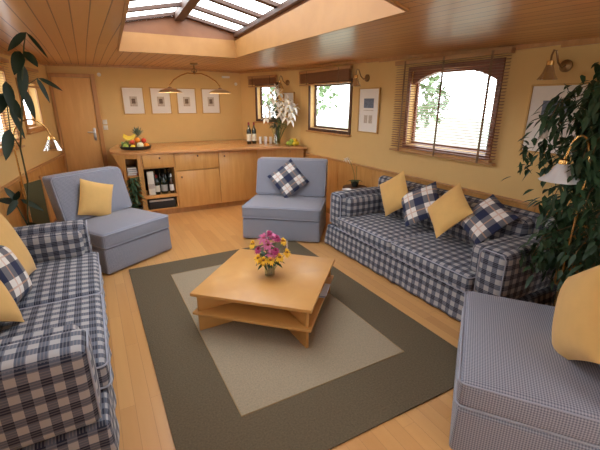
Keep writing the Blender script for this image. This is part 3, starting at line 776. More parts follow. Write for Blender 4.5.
bm = bmesh.new(); lathe(bm, [(0, 0), (.045, 0), (.055, .02), (.055, .10), (.02, .16), (.015, .2), (.022, .215), (.016, .215), (.012, .2), (.016, .16), (.05, .1), (.05, .02), (0, .008)], 18); finish(bm, 'bowl', M_vase, dc)
bm = bmesh.new(); ball(bm, (0, 0, .235), .022); finish(bm, 'stopper', M_vase, dc)

# ---- fruit
def fruit_ball(name, label, cat, p, rr, m, group, sq=(1, 1, .95)):
    bm = bmesh.new(); ball(bm, (0, 0, 0), rr, sq, 14, 10); o = finish(bm, name, m, None, p); tag(o, label, cat, group)
    bm = bmesh.new(); tube(bm, [(0, 0, rr*.85), (.003, 0, rr*1.12)], .003, 6); finish(bm, 'stem', M_bark, o); return o
M_orange = mat('orange_peel', (.85, .28, .03), .5, bump=.2); M_lemon = mat('lemon_peel', (.88, .66, .05), .5, bump=.2); M_green = mat('green_apple', (.35, .45, .08), .35); M_redap = mat('red_apple', (.55, .06, .03), .3, noise=.3, nscale=10)
M_melon = mat('pale_melon', (.68, .66, .45), .6, noise=.15, nscale=30); M_grape = mat('green_grape', (.28, .40, .12), .3); M_pine = mat('pineapple_skin', (.33, .26, .12), .7, noise=.5, nscale=60)
bx_, by_ = .60, 6.46
fb = thing('fruit_tray', 'round dark fruit tray on the door end of the worktop', 'tray', (bx_, by_, ZT))
bm = bmesh.new(); lathe(bm, [(0, 0), (.17, 0), (.215, .012), (.232, .05), (.225, .052), (.205, .02), (.165, .012), (0, .012)], 36); finish(bm, 'tray_body', M_black, fb)
FG = 'fruit on the dark tray'
zf = ZT+.012
def fr(name, label, dx, dy, z, rr, m, cat='fruit'): fruit_ball(name, label, cat, (bx_+dx, by_+dy, zf+z), rr, m, FG)
fr('lemon', 'yellow lemon at the front of the fruit tray', -.055, -.15, .034, .036, M_lemon); fr('melon', 'pale round melon at the front of the fruit tray', .055, -.12, .051, .052, M_melon)
fr('orange', 'orange at the right rim of the fruit tray', .145, -.08, .042, .042, M_orange); fr('lemon', 'yellow lemon at the right rim of the fruit tray', .165, .0, .036, .036, M_lemon)
fr('green_apple', 'green apple at the left rim of the fruit tray', -.15, -.07, .042, .042, M_green); fr('orange', 'orange lying in the second layer on the fruit tray', .03, -.03, .125, .042, M_orange)
fr('red_apple', 'red apple left of the pineapple on the fruit tray', -.05, -.06, .10, .04, M_redap); fr('red_apple', 'red apple right of the pineapple on the fruit tray', .125, -.02, .112, .04, M_redap)
fr('orange', 'orange at the back of the fruit tray', .0, .12, .042, .044, M_orange)
bn = thing('banana_bunch', 'yellow banana bunch on top of the fruit tray', 'fruit', (bx_-.08, by_-.03, zf+.13), radians(-15), FG)
for k in range(4):
    bm = bmesh.new(); P = [(-.085+.17*i/8, -.03+.022*k, .05*((i/4-1)**2)+.012*k) for i in range(9)]
    tube(bm, P, [.006, .013, .016, .017, .017, .017, .016, .012, .005], 8); finish(bm, 'banana', M_lemon if k % 2 else mat('banana_peel', (.8, .62, .12), .5), bn)
pn = thing('pineapple', 'pineapple with grey green leaves standing at the back of the fruit tray', 'fruit', (bx_+.055, by_+.03, zf+.10), 0, FG)
bm = bmesh.new(); lathe(bm, [(0, -.09), (.03, -.088), (.048, -.05), (.052, 0), (.045, .05), (.02, .08), (0, .085)], 16); finish(bm, 'pineapple_body', M_pine, pn)
bm = bmesh.new()
for k in range(26):
    a = k*2.4; e = .25+.9*(1-k/26); leaf(bm, (0, 0, .07+.02*k/26), (cos(a)*e, sin(a)*e, 1), .15+.03*(k/26), .03, .15, n=3)
finish(bm, 'pineapple_crown', mat('pineapple_leaf', (.16, .22, .17), .6), pn)
gr = thing('grape_bunch', 'bunch of pale green grapes at the left of the fruit tray', 'fruit', (bx_-.145, by_+.03, zf+.05), 0, FG)
bm = bmesh.new()
for k in range(34):
    v = rvec(); ball(bm, (v.x*.05, v.y*.055, v.z*.035+.02), .0125, u=8, v=6)
finish(bm, 'grapes', M_grape, gr)['kind'] = 'stuff'
# lemons dish
lx, ly = 3.01, 5.80
ld = thing('lemon_dish', 'shallow dark dish of lemons at the window end of the worktop', 'dish', (lx, ly-.02, ZT))
bm = bmesh.new(); lathe(bm, [(0, 0), (.07, 0), (.10, .01), (.125, .035), (.12, .037), (.095, .016), (.065, .008), (0, .008)], 28); finish(bm, 'dish_body', M_vase, ld)
for k, (dx, dy, z) in enumerate(((-.06, -.045, .038), (.0, -.07, .036), (.06, -.045, .038), (-.065, .03, .038), (.005, .045, .036), (.066, .03, .038), (-.025, -.01, .082), (.035, -.015, .084))):
    o = fruit_ball('lemon', 'one of the lemons heaped in the dish at the window end of the worktop', 'fruit', (lx+dx, ly-.02+dy, ZT+z), .036, M_lemon if k % 3 else M_green, 'lemons in the dish', (1.15, .95, .95))

# ---- flowers
def petal(bm, base, d_, ln, w, cup=.2, mi=0): leaf(bm, base, d_, ln, w, cup, mi, n=4, fold=.12)
def flower(name, label, base, tip, nrm, npet, plen, pw, mp, mc, group, cr=.012, layers=1, stem_m=None, curve=.02, tilt=.35):
    base, tip = Vector(base), Vector(tip); t = thing(name, label, 'flower', base, 0, group)
    tip = tip-base; bm = bmesh.new(); mid = tip*.5+Vector((random.uniform(-1, 1)*curve, random.uniform(-1, 1)*curve, .01))
    tube(bm, [(0, 0, 0), mid, tip], .0025, 6); finish(bm, 'stem', stem_m or M_stem, t)
    nrm = Vector(nrm).normalized(); a = nrm.orthogonal().normalized(); b = nrm.cross(a); bm = bmesh.new()
    for Ly in range(layers):
        for k in range(npet):
            th = 2*pi*k/npet+Ly*pi/npet+random.uniform(-.1, .1); dd = (cos(th)*a+sin(th)*b)*1+nrm*(tilt+.5*Ly)
            petal(bm, tip+nrm*.003*Ly, dd, plen*(1-.18*Ly)*random.uniform(.9, 1.1), pw, .25)
    finish(bm, 'petals', mp, t)
    bm = bmesh.new(); ball(bm, tip+nrm*.006, cr, (1, 1, .7), 10, 6); finish(bm, 'flower_centre', mc, t)
    return t
# bouquet on the coffee table
vx, vy, vz = 1.13, 2.58, .3465
vs_ = thing('glass_vase', 'small clear glass vase with the mixed bouquet on the coffee table', 'vase', (vx, vy, vz))
bm = bmesh.new(); lathe(bm, [(0, 0), (.038, 0), (.042, .004), (.044, .15), (.0415, .15), (.0395, .012), (0, .010)], 28); finish(bm, 'vase_body', M_vase, vs_)
bm = bmesh.new(); lathe(bm, [(0, .0115), (.0388, .0122), (.0402, .09), (0, .09)], 24); finish(bm, 'water', M_water, vs_)
BG = 'flowers in the mixed bouquet on the coffee table'
def bq(kind, label, dx, dy, dz, **k):
    base = (vx+dx*.12, vy+dy*.12, vz+.02); tip = (vx+dx, vy+dy, vz+dz); n_ = Vector((dx*1.6-.08, dy*1.6-.14, .18))
    if kind == 'pink': flower('pink_lily', label, base, tip, n_, 7, .062, .026, M_rose, M_cent, BG, layers=2, **k)
    if kind == 'mag': flower('magenta_bloom', label, base, tip, n_, 12, .040, .018, M_pink, M_cent, BG, layers=3, **k)
    if kind == 'yel': flower('yellow_daisy', label, base, tip, n_, 13, .045, .017, M_yel, M_cent, BG, layers=2, cr=.014, **k)
# camera is towards -x,-y ; screen right is (+.88,-.48)
def sr(r_, dpt, z): return (r_*.877+dpt*.48, -r_*.48+dpt*.877, z)
for kind, label, r_, dp, z in (('pink', 'large pink bloom at the centre of the mixed bouquet', -.005, -.03, .26), ('pink', 'pink bloom at the upper left of the mixed bouquet', -.035, .0, .30),
    ('mag', 'magenta bloom at the left of the mixed bouquet', -.07, -.02, .22), ('mag', 'magenta bloom at the upper right of the mixed bouquet', .05, .0, .30), ('mag', 'magenta bloom at the right of centre in the mixed bouquet', .045, -.05, .225),
    ('pink', 'pink bloom low on the right side of the mixed bouquet', .02, -.05, .20), ('yel', 'yellow daisy at the far left of the mixed bouquet', -.105, -.01, .26), ('yel', 'yellow daisy at the far right of the mixed bouquet', .115, -.04, .21),
    ('yel', 'yellow daisy low on the right of the mixed bouquet', .07, -.07, .185), ('yel', 'yellow daisy low at the front of the mixed bouquet', -.03, -.09, .17), ('yel', 'yellow daisy low at the left front of the mixed bouquet', -.065, -.075, .18),
    ('yel', 'yellow daisy at the upper right of the mixed bouquet', .09, .02, .27), ('mag', 'magenta bloom at the top of the mixed bouquet', .0, .02, .33), ('yel', 'yellow daisy on the right between magenta blooms of the bouquet', .015, -.085, .17),
    ('pink', 'pink bloom at the back of the mixed bouquet', .02, .07, .28)):
    x, y, z = sr(r_*1.2, dp*1.1, .11+(z-.11)*1.12); bq(kind, label, x, y, z)
for lb, r_, z, z2 in (('taller pale feathery spike at the top of the mixed bouquet', -.015, .25, .40), ('shorter pale feathery spike at the right of the mixed bouquet', .13, .22, .31)):
    x, y, _ = sr(r_, .0, 0); t = thing('feathery_spike', lb, 'flower', (vx+x*.1, vy+y*.1, vz+.03), 0, BG)
    bm = bmesh.new(); tube(bm, [(0, 0, 0), (x*.6, y*.6, z-.08), (x, y, z-.03)], .002, 6); finish(bm, 'stem', M_stem, t)
    bm = bmesh.new()
    for k in range(30):
        a = k*2.4; zz = z-.04+(z2-z)*(k/30); leaf(bm, (x, y, zz), (cos(a)*.5, sin(a)*.5, 1), .03*(1-k/45), .010, .1, n=2)
    finish(bm, 'spike_head', mat('pale_feather', (.62, .52, .46), .8), t)
gl_ = thing('bouquet_greenery', 'dark green leaves around the rim of the mixed bouquet', 'foliage', (vx, vy, vz)); gl_['kind'] = 'stuff'
bm = bmesh.new()
for k in range(60):
    a = random.uniform(0, 2*pi); rr = random.uniform(.03, .05); leaf(bm, (cos(a)*.02, sin(a)*.02, random.uniform(.125, .15)), (cos(a), sin(a), random.uniform(-.05, .9)), random.uniform(.08, .13), .038, .3)
for k in range(12): a = k*.52; tube(bm, [(cos(a)*.02, sin(a)*.02, .015), (cos(a+2)*.012, sin(a+2)*.012, .15)], .0022, 5)
finish(bm, 'leaves', M_leafm, gl_)

# white lilies on the worktop
wx_, wy_ = 2.88, 6.10
wv = thing('tall_glass_vase', 'tall clear vase holding the white lilies on the worktop', 'vase', (wx_, wy_, ZT))
bm = bmesh.new(); lathe(bm, [(0, 0), (.05, 0), (.055, .005), (.05, .15), (.065, .27), (.062, .27), (.047, .15), (.05, .012), (0, .01)], 24); finish(bm, 'vase_body', M_vase, wv)
bm = bmesh.new(); lathe(bm, [(0, .0115), (.049, .0125), (.0462, .15), (.05, .18), (0, .18)], 20); finish(bm, 'water', M_water, wv)
LG = 'white lilies in the tall vase'
pos = [(.12, -.12, .58), (.22, -.12, .62), (.28, -.12, .50), (-.02, -.12, .66), (.04, -.14, .46), (-.22, .0, .62), (-.10, -.05, .72), (.0, -.1, .56), (.10, -.06, .66), (.20, -.1, .55), (.30, -.05, .47), (.33, .0, .58), (.16, -.12, .42), (-.16, -.1, .50), (-.24, -.05, .40), (.04, .0, .80), (-.04, .05, .88), (.26, -.1, .38), (.08, -.14, .50), (-.14, .02, .80), (.2, .02, .70)]
for k, (r_, dp, z) in enumerate(pos):
    x, y, z = sr(r_*.86+.02, dp-.04-max(0, r_-.02)*.75, .05+z)
    flower('white_lily', 'white lily in the tall vase on the worktop by the window', (wx_+x*.07, wy_+y*.07, ZT+.03), (wx_+x, wy_+y, ZT+z), (x*2-.25, y*2-.5, .25), 6, .105, .066, M_wht, M_ycent, LG, cr=.014, tilt=.25, layers=1)
gl_ = thing('lily_foliage', 'dark green lily leaves and stems above the tall vase', 'foliage', (wx_, wy_, ZT)); gl_['kind'] = 'stuff'
bm = bmesh.new()
for k in range(230):
    a = random.uniform(0, 2*pi); rr = random.uniform(.02, .12); z = random.uniform(.28, .72); d_ = Vector((cos(a), sin(a), random.uniform(-.3, .7)))
    leaf(bm, (cos(a)*rr*.8, sin(a)*rr*.6, z), d_, random.uniform(.08, .13), .035, .3, n=3)
for k in range(12): a = k*.52; tube(bm, [(cos(a)*.025, sin(a)*.025, .02), (cos(a)*.03, sin(a)*.03, .28), (cos(a)*.12, sin(a)*.1, .62)], .003, 5)
finish(bm, 'leaves', M_leafm, gl_)

# ---- framed prints
def picture(label, loc, rz, w, h, mfr, group=None, art='small', fw=.016):
    """hangs with its back at the local y=0 plane, facing local -y"""
    t = thing('framed_print', label, 'picture', loc, rz, group)
    bm = bmesh.new()
    for lo, hi in (((-w/2, -.022, -h/2), (-w/2+fw, 0, h/2)), ((w/2-fw, -.022, -h/2), (w/2, 0, h/2)), ((-w/2+fw, -.022, -h/2), (w/2-fw, 0, -h/2+fw)), ((-w/2+fw, -.022, h/2-fw), (w/2-fw, 0, h/2))): box(bm, lo, hi, .002)
    finish(bm, 'frame', mfr, t)
    bm = bmesh.new(); box(bm, (-w/2+fw, -.010, -h/2+fw), (w/2-fw, -.004, h/2-fw)); finish(bm, 'mount', M_paper, t, smooth=False)
    bm = bmesh.new()
    if art == 'small': box(bm, (-w*.17, -.0112, -h*.20), (w*.17, -.0101, h*.16)); ma = M_print
    else: box(bm, (-w*.24, -.0112, h*.06), (w*.24, -.0101, h*.27)); ma = M_blueprint
    pr = finish(bm, 'print', ma, t, smooth=False)
    if art == 'small':
        bm = bmesh.new(); box(bm, (-w*.085, -.0122, -h*.10), (w*.085, -.0113, h*.08)); finish(bm, 'inner_motif', mat('dark_sepia', (.17, .12, .09), .8, noise=.6, nscale=50), pr, smooth=False)
    else:
        bm = bmesh.new(); box(bm, (-w*.20, -.0112, -h*.28), (-w*.03, -.0101, -h*.10)); box(bm, (w*.03, -.0112, -h*.28), (w*.20, -.0101, -h*.10)); box(bm, (-w*.24, -.0112, h*.0), (w*.24, -.0101, h*.015))
        finish(bm, 'print', M_print, t, smooth=False)
    return t
GP = 'four small framed prints on the back wall'
for x, lb in ((.74, 'leftmost of the four small framed prints on the back wall'), (1.19, 'second from the left of the four prints on the back wall'), (1.64, 'third from the left of the four prints on the back wall'), (2.09, 'rightmost of the four small framed prints on the back wall')):
    picture(lb, (x, 7.349, 1.715), 0, .35, .45, M_goldframe, GP)
picture('tall framed print between the middle window and the arched window', (3.232, 4.05, 1.60), -pi/2, .42, .56, M_goldframe, None, 'big', .014)
picture('framed print half hidden by the fig tree right of the arched window', (3.254, 1.75, 1.575), -pi/2, .44, .54, M_goldframe, None, 'big', .014)
a, t_, L_ = seg_frame((3.2, 5.85), (2.7, 7.35)); ang = atan2(t_.y, t_.x)
p = Vector((3.2, 5.85))+Vector(t_)*.26
picture('small framed print on the right wall behind the white lilies', (p.x-.002, p.y, 1.70), ang+pi, .26, .34, M_goldframe)

# ---- wooden blinds
def blind(label, poly, seg_i, s0, s1, ztop, zbot, raised, group):
    a, t, Ln = seg_frame(poly[seg_i], poly[seg_i+1]); M, n = wall_M(a, t, 1)
    b = thing('wooden_blind', label, 'blind', (0, 0, 0), 0, group)
    bm = bmesh.new(); box(bm, (s0, -.075, ztop-.045), (s1, -.02, ztop), .003, M=M); bmesh.ops.recalc_face_normals(bm, faces=bm.faces); finish(bm, 'head_rail', M_head, b)
    bm = bmesh.new()
    if raised:
        k = int((ztop-.05-zbot-.03)/.0085)
        for i in range(k): z = ztop-.05-.0085*i; o_ = .003*sin(i*2.1); box(bm, (s0+.01, -.072+o_, z-.006), (s1-.01, -.026+o_, z-.001), M=M)
    else:
        k = int((ztop-.05-zbot-.03)/.0265)
        for i in range(k):
            z = ztop-.062-.0265*i
            Mt = M @ Matrix.Translation((0, -.048, z)) @ Matrix.Rotation(radians(14), 4, 'X'); box(bm, (s0+.01, -.0125, -.0013), (s1-.01, .0125, .0013), M=Mt)
    bmesh.ops.recalc_face_normals(bm, faces=bm.faces); finish(bm, 'slats', M_blind, b, smooth=False)
    bm = bmesh.new(); box(bm, (s0+.006, -.072, zbot), (s1-.006, -.026, zbot+.022), .003, M=M); bmesh.ops.recalc_face_normals(bm, faces=bm.faces); finish(bm, 'bottom_rail', M_head, b)
    for u in ((.12, .5, .88) if not raised else (.18, .82)):
        s = s0+(s1-s0)*u; w = .012 if not raised else .009
        bm = bmesh.new(); box(bm, (s-w, -.078, zbot+.005), (s+w, -.0765, ztop-.01), M=M); bmesh.ops.recalc_face_normals(bm, faces=bm.faces); finish(bm, 'ladder_tape', mat('tape', (.22, .13, .07), .9), b, smooth=False)
    return b
blind('long wooden blind lowered over the arched window', PR, 0, 3.86, 5.25, 2.145, 1.155, False, 'wooden blinds on the right wall')
blind('wooden blind drawn up above the middle window', PR, 1, .52, 1.88, 2.175, 1.955, True, 'wooden blinds on the right wall')
blind('wooden blind drawn up above the small window near the back corner', PR, 2, .54, 1.28, 2.155, 1.965, True, 'wooden blinds on the right wall')
def lblind(label, i, s0, s1, zt, zb_):
    a, t, Ln = seg_frame(PL[i], PL[i+1]); M, n = wall_M(a, t, -1); b = thing('wooden_blind', label, 'blind', (0, 0, 0), 0, 'wooden blinds on the left wall')
    bm = bmesh.new(); box(bm, (s0, -.07, zt-.04), (s1, -.02, zt), .003, M=M); bmesh.ops.recalc_face_normals(bm, faces=bm.faces); finish(bm, 'head_rail', M_head, b)
    bm = bmesh.new()
    for k in range(int((zt-.05-zb_)/.0265)):
        Mt = M @ Matrix.Translation((0, -.045, zt-.06-.0265*k)) @ Matrix.Rotation(radians(8), 4, 'X'); box(bm, (s0+.01, -.0125, -.0013), (s1-.01, .0125, .0013), M=Mt)
    bmesh.ops.recalc_face_normals(bm, faces=bm.faces); finish(bm, 'slats', M_blind, b, smooth=False)
    bm = bmesh.new(); box(bm, (s0+.006, -.07, zb_-.03), (s1-.006, -.03, zb_-.008), .003, M=M); bmesh.ops.recalc_face_normals(bm, faces=bm.faces); finish(bm, 'bottom_rail', M_head, b)
lblind('wooden blind at the left edge behind the rubber plant', 1, .68, 2.24, 2.15, 1.31)
lblind('narrow wooden blind half lowered on the left wall beside the door', 2, .22, 1.0, 2.12, 1.90)

# ---- lamps
def wall_lamp(label, p, ang):
    t = thing('wall_lamp', label, 'lamp', p, ang, 'brass wall lamps')   # local -y points into the room
    bm = bmesh.new(); lathe(bm, [(0, 0), (.045, 0), (.045, .012), (.02, .022), (0, .024)], 20, M=Matrix.Rotation(radians(90), 4, 'X')); finish(bm, 'wall_plate', M_oldbrass, t)
    bm = bmesh.new()
    P = [(0, -.02, 0), (0, -.06, -.015), (-.01, -.10, .02), (-.015, -.12, .07), (-.02, -.13, .10), (-.03, -.145, .105), (-.035, -.155, .07), (-.035, -.155, .03)]
    tube(bm, P, .007, 8); finish(bm, 'arm', M_oldbrass, t)
    bm = bmesh.new(); lathe(bm, [(.012, .035), (.024, .03), (.026, .0), (.0, .0)], 16, loc=(-.035, -.155, 0)); finish(bm, 'shade_holder', M_brass, t)
    bm = bmesh.new(); lathe(bm, [(.024, .0), (.032, -.02), (.045, -.06), (.07, -.10), (.067, -.10), (.042, -.06), (.029, -.02), (.021, 0)], 24, loc=(-.035, -.155, 0), wav=.03, wn_=8); finish(bm, 'lamp_shade', M_clearsh, t)
wall_lamp('brass wall lamp above the tall framed print', (3.232, 4.12, 2.0), -pi/2)
wall_lamp('brass wall lamp at the right, above the half hidden print', (3.252, 1.74, 1.97), -pi/2)
p = Vector((3.2, 5.85))+Vector(t_)*.30; wall_lamp('brass wall lamp between the two smaller windows', (p.x, p.y, 2.02), ang+pi)

pl = thing('hanging_twin_lamp', 'brass twin lamp hanging from the ceiling over the sideboard', 'lamp', (1.44, 5.8, 2.225))
bm = bmesh.new(); lathe(bm, [(0, .0), (.055, 0), (.05, -.02), (.02, -.03), (0, -.03)], 20); finish(bm, 'ceiling_rose', M_oldbrass, pl)
bm = bmesh.new(); tube(bm, [(0, 0, -.03), (0, 0, -.15)], .008, 8); ball(bm, (0, 0, -.115), .018); tube(bm, [(.0, 0, -.07), (.03, 0, -.085), (.035, 0, -.11), (.0, 0, -.13)], .006, 6); tube(bm, [(.0, 0, -.07), (-.03, 0, -.085), (-.035, 0, -.11), (.0, 0, -.13)], .006, 6); finish(bm, 'stem', M_oldbrass, pl)
for s_ in (-1, 1):
    bm = bmesh.new(); tube(bm, [(0, 0, -.14), (s_*.10, 0, -.135), (s_*.2, 0, -.17), (s_*.3, 0, -.23), (s_*.36, 0, -.30), (s_*.36, 0, -.35)], .008, 8); finish(bm, 'arm', M_brass, pl)
    bm = bmesh.new(); lathe(bm, [(.012, 0), (.03, -.008), (.03, -.03), (.0, -.035)], 16, loc=(s_*.36, 0, -.325)); finish(bm, 'shade_holder', M_oldbrass, pl)
    bm = bmesh.new(); lathe(bm, [(.03, -.015), (.07, -.025), (.13, -.045), (.165, -.072), (.162, -.075), (.125, -.05), (.07, -.03), (.03, -.02)], 32, loc=(s_*.36, 0, -.325)); finish(bm, 'lamp_shade', mat('brass_rim_shade', (.55, .40, .22), .3, .5), pl)
    bm = bmesh.new(); ball(bm, (s_*.36, 0, -.375), .022); finish(bm, 'bulb', M_bulb, pl)
    ld_ = bpy.data.lights.new('bulb_light', 'POINT'); ld_.energy = 14; ld_.color = (1, .78, .5); ld_.shadow_soft_size = .04
    lo_ = bpy.data.objects.new('bulb_light', ld_); C.objects.link(lo_); lo_.parent = pl; lo_.location = (s_*.36, 0, -.42)

def floor_lamp(label, loc, toward, htop, reach, drop, sr_=.10, msh=None):
    """curved brass floor lamp; toward = unit direction in which the neck reaches"""
    t = thing('floor_lamp', label, 'lamp', (*loc, 0), atan2(toward[1], toward[0]))
    bm = bmesh.new(); lathe(bm, [(0, .001), (.13, .001), (.13, .015), (.03, .03), (.012, .05), (0, .05)], 28); finish(bm, 'base', M_brass, t)
    bm = bmesh.new(); P = [(0, 0, .04), (0, 0, htop*.5), (0, 0, htop-.28)]
    for k in range(1, 11):
        a = pi*k/10; P.append((reach/2-reach/2*cos(a), 0, htop-.28+.28*sin(a*.98)**.8 if k < 10 else htop-drop))
    P.append((reach+.005, 0, htop-drop-.02)); tube(bm, P, .008, 8); finish(bm, 'pole', M_brass, t)
    bm = bmesh.new(); lathe(bm, [(.01, .02), (.03, .012), (.034, -.012), (.028, -.02), (0, -.02)], 20, loc=(reach, 0, htop-drop-.03)); finish(bm, 'shade_holder', M_brass, t)
    bm = bmesh.new(); z0 = htop-drop-.045; lathe(bm, [(.035, z0), (.048, z0-.02), (.07, z0-.065), (sr_, z0-.11), (sr_-.003, z0-.11), (.067, z0-.065), (.045, z0-.02), (.032, z0)], 36, loc=(reach, 0, 0), wav=.03, wn_=9); finish(bm, 'lamp_shade', msh or M_shade, t)
floor_lamp('brass floor lamp with frosted glass shade beside the fig tree', (2.72, 1.20), Vector((-.35, .93)).normalized(), 1.51, .13, .14, .125)
floor_lamp('brass floor lamp with glass shade in front of the pale door', (-.68, 4.95-.28), Vector((.97, .22)).normalized(), 1.53, .33, .16, .10, M_clearsh)

# ---- small fittings
def small(name, label, cat, lo, hi, m, bev=.003):
    bm = bmesh.new(); box(bm, lo, hi, bev); return tag(finish(bm, name, m), label, cat)
small('light_switch', 'upper of the two white light switches beside the door', 'switch', (.185+.03, 7.338, 1.335), (.255+.03, 7.3495, 1.41), M_white)['group'] = 'light switches'
small('light_switch', 'lower of the two white light switches beside the door', 'switch', (.185+.03, 7.338, 1.245), (.255+.03, 7.3495, 1.32), M_white)['group'] = 'light switches'
bm = bmesh.new(); lathe(bm, [(0, 0), (.03, 0), (.028, .02), (0, .022)], 20, M=Matrix.Rotation(radians(90), 4, 'X')); tag(finish(bm, 'smoke_alarm', M_white, None, (.27, 7.35, 2.12)), 'small round white sensor high on the back wall by the door', 'sensor')
small('wall_sensor', 'small white sensor box at the top of the back wall near the right corner', 'sensor', (2.33, 7.30, 2.13), (2.47, 7.3495, 2.165), M_white)
bm = bmesh.new(); lathe(bm, [(0, 0), (.03, 0), (.026, .02), (0, .022)], 16, M=Matrix.Rotation(radians(90), 4, 'X')); tag(finish(bm, 'wall_sensor', M_white, None, (2.60, 7.35, 2.03)), 'tiny round white fitting right of the sensor box on the back wall', 'sensor')

# ---- fig tree behind the near arm of the right sofa
ft = thing('fig_tree', 'tall weeping fig with small dark leaves at the right edge', 'plant', (2.98, 1.16, 0))
pt = thing('plant_pot', 'dark glazed pot holding the weeping fig', 'pot', (2.98, 1.16, 0))
bm = bmesh.new(); lathe(bm, [(0, .001), (.12, .001), (.16, .27), (.17, .27), (.17, .30), (.155, .30), (.145, .25), (0, .25)], 28); finish(bm, 'pot_body', M_pot, pt)
bm = bmesh.new(); lathe(bm, [(0, .2505), (.14, .2505), (.14, .26), (0, .262)], 20); finish(bm, 'soil', M_soil, pt)
bm = bmesh.new()
tube(bm, [(0, 0, .27), (.02, .01, .6), (-.01, .02, 1.0), (.02, 0, 1.5), (0, .02, 1.9)], [.022, .02, .017, .012, .005], 8); tube(bm, [(0, .02, 1.9), (.02, 0, 1.98)], .004, 6); tube(bm, [(.02, -.01, .27), (.0, -.03, .7), (.04, -.01, 1.2), (.06, -.03, 1.7)], [.014, .012, .009, .004], 8)
anchors = []
random.seed(11)
for k in range(72):
    z = random.uniform(.5, 1.9); a = random.uniform(0, 2*pi); reach = random.uniform(.18, .50)*(1 if z < 1.5 else .85)
    dx, dy = cos(a)*reach, sin(a)*reach
    if dx > .14: dx = .14*random.random()
    if dx < -.3: dx = -.3
    if z < 1.3 and dy > .3: dy = .3
    p0 = Vector((0, 0, z)); p1 = Vector((dx*.5, dy*.5, z+.10)); p2 = Vector((dx, dy, z+.02)); p3 = Vector((dx*1.1, dy*1.15, z-.14))
    tube(bm, [p0, p1, p2, p3], [.005, .004, .003, .0015], 5)
    anchors.append((p1, p2, p3))
finish(bm, 'trunk', M_bark, ft)
bm = bmesh.new()
for p1, p2, p3 in anchors:
    for q in range(46):
        t = random.random(); p = (p1.lerp(p2, t*2) if t < .5 else p2.lerp(p3, t*2-1))+Vector((random.uniform(-.07, .07), random.uniform(-.08, .08), random.uniform(-.09, .06)))
        if p.x > .17: continue
        dd = Vector((random.uniform(-1, .6), random.uniform(-1, 1), random.uniform(-1.1, .1))); leaf(bm, p, dd, random.uniform(.06, .10), .034, .35, n=3)
finish(bm, 'leaves', M_leafm, ft)

# ---- rubber plant by the left wall, in a pot behind the left sofa
rx, ry = -.63, 4.12
rt = thing('rubber_plant', 'tall rubber plant with big dark leaves at the upper left', 'plant', (rx, ry, 0))
rpot = thing('plant_pot', 'dark pot of the rubber plant between the left sofa and the wall', 'pot', (rx, ry, 0))
bm = bmesh.new(); lathe(bm, [(0, .001), (.10, .001), (.13, .24), (.14, .24), (.14, .27), (.125, .27), (.12, .22), (0, .22)], 24); finish(bm, 'pot_body', M_pot, rpot)
bm = bmesh.new(); lathe(bm, [(0, .2205), (.115, .2205), (.115, .23), (0, .232)], 20); finish(bm, 'soil', M_soil, rpot)
def rel(x, y, z): return Vector((x-rx, y-ry, z))
bm = bmesh.new()
tube(bm, [(0, 0, .23), (.02, -.05, .7), (.10, -.20, 1.05), rel(-.50, 3.70, 1.35), rel(-.42, 3.5, 1.6), rel(-.36, 3.4, 1.85), rel(-.30, 3.3, 2.06), rel(-.27, 3.25, 2.13)], [.008, .008, .007, .006, .006, .005, .004, .003], 8)
tube(bm, [rel(-.50, 3.70, 1.35), rel(-.53, 3.64, 1.48), rel(-.50, 3.58, 1.75)], [.005, .005, .003], 8)
tube(bm, [rel(-.42, 3.5, 1.6), rel(-.40, 3.7, 1.8), rel(-.30, 3.85, 1.88)], [.005, .004, .003], 6)
tube(bm, [(0, 0, .23), (.02, .02, .5), (-.06, .0, .85)], [.008, .007, .005], 8)
finish(bm, 'stem', mat('dark_stem', (.07, .075, .035), .7), rt)
Lf = [((-.27, 3.25, 2.13), (-.39, 3.2, 2.02), .06), ((-.27, 3.25, 2.13), (-.17, 3.25, 1.99), .035), ((-.33, 3.32, 2.02), (-.38, 3.2, 1.88), .10), ((-.31, 3.3, 2.02), (-.24, 3.25, 1.93), .08),
      ((-.34, 3.4, 1.95), (-.385, 3.4, 1.72), .09), ((-.48, 3.56, 1.84), (-.47, 3.5, 1.64), .09), ((-.50, 3.58, 1.75), (-.42, 3.5, 1.58), .10),
      ((-.50, 3.58, 1.76), (-.56, 3.5, 1.62), .09), ((-.40, 3.7, 1.80), (-.36, 3.7, 1.58), .075), ((-.31, 3.84, 1.88), (-.25, 3.85, 1.70), .05), ((-.30, 3.85, 1.88), (-.14, 3.85, 1.80), .05),
      ((-.50, 3.6, 1.66), (-.44, 3.6, 1.44), .055), ((-.53, 3.62, 1.5), (-.58, 3.5, 1.30), .10), ((-.64, 4.1, .86), (-.47, 4.05, .76), .06), ((-.66, 4.1, .86), (-.75, 4.0, .76), .07),
      ((-.67, 4.1, .85), (-.74, 4.12, 1.0), .07), ((-.68, 4.1, .85), (-.62, 4.0, .98), .07), ((-.64, 4.1, .6), (-.54, 4.0, .66), .07), ((-.66, 4.12, .82), (-.82, 4.1, .90), .08)]
bm = bmesh.new()
for p, q, w in Lf:
    p, q = rel(*p), rel(*q); d_ = q-p; leaf(bm, p, d_, d_.length*.97, w*.78, .12, n=6, fold=.12, up=Vector((.4, -.8, .35)))
finish(bm, 'leaves', M_leafd, rt)

# olive folded panel in a wooden frame standing behind the left armless chair
fp = thing('folding_screen', 'narrow olive cloth panel in a wooden frame behind the left armless chair', 'screen', (-.66, 5.15, 0), radians(60))
bm = bmesh.new(); box(bm, (-.14, -.008, .05), (.14, .008, .83)); finish(bm, 'cloth_panel', M_olive, fp, smooth=False)
for x in (-.155, .155):
    bm = bmesh.new(); box(bm, (x-.014, -.014, .0), (x+.014, .014, .87), .003); finish(bm, 'frame_post', M_trim, fp)

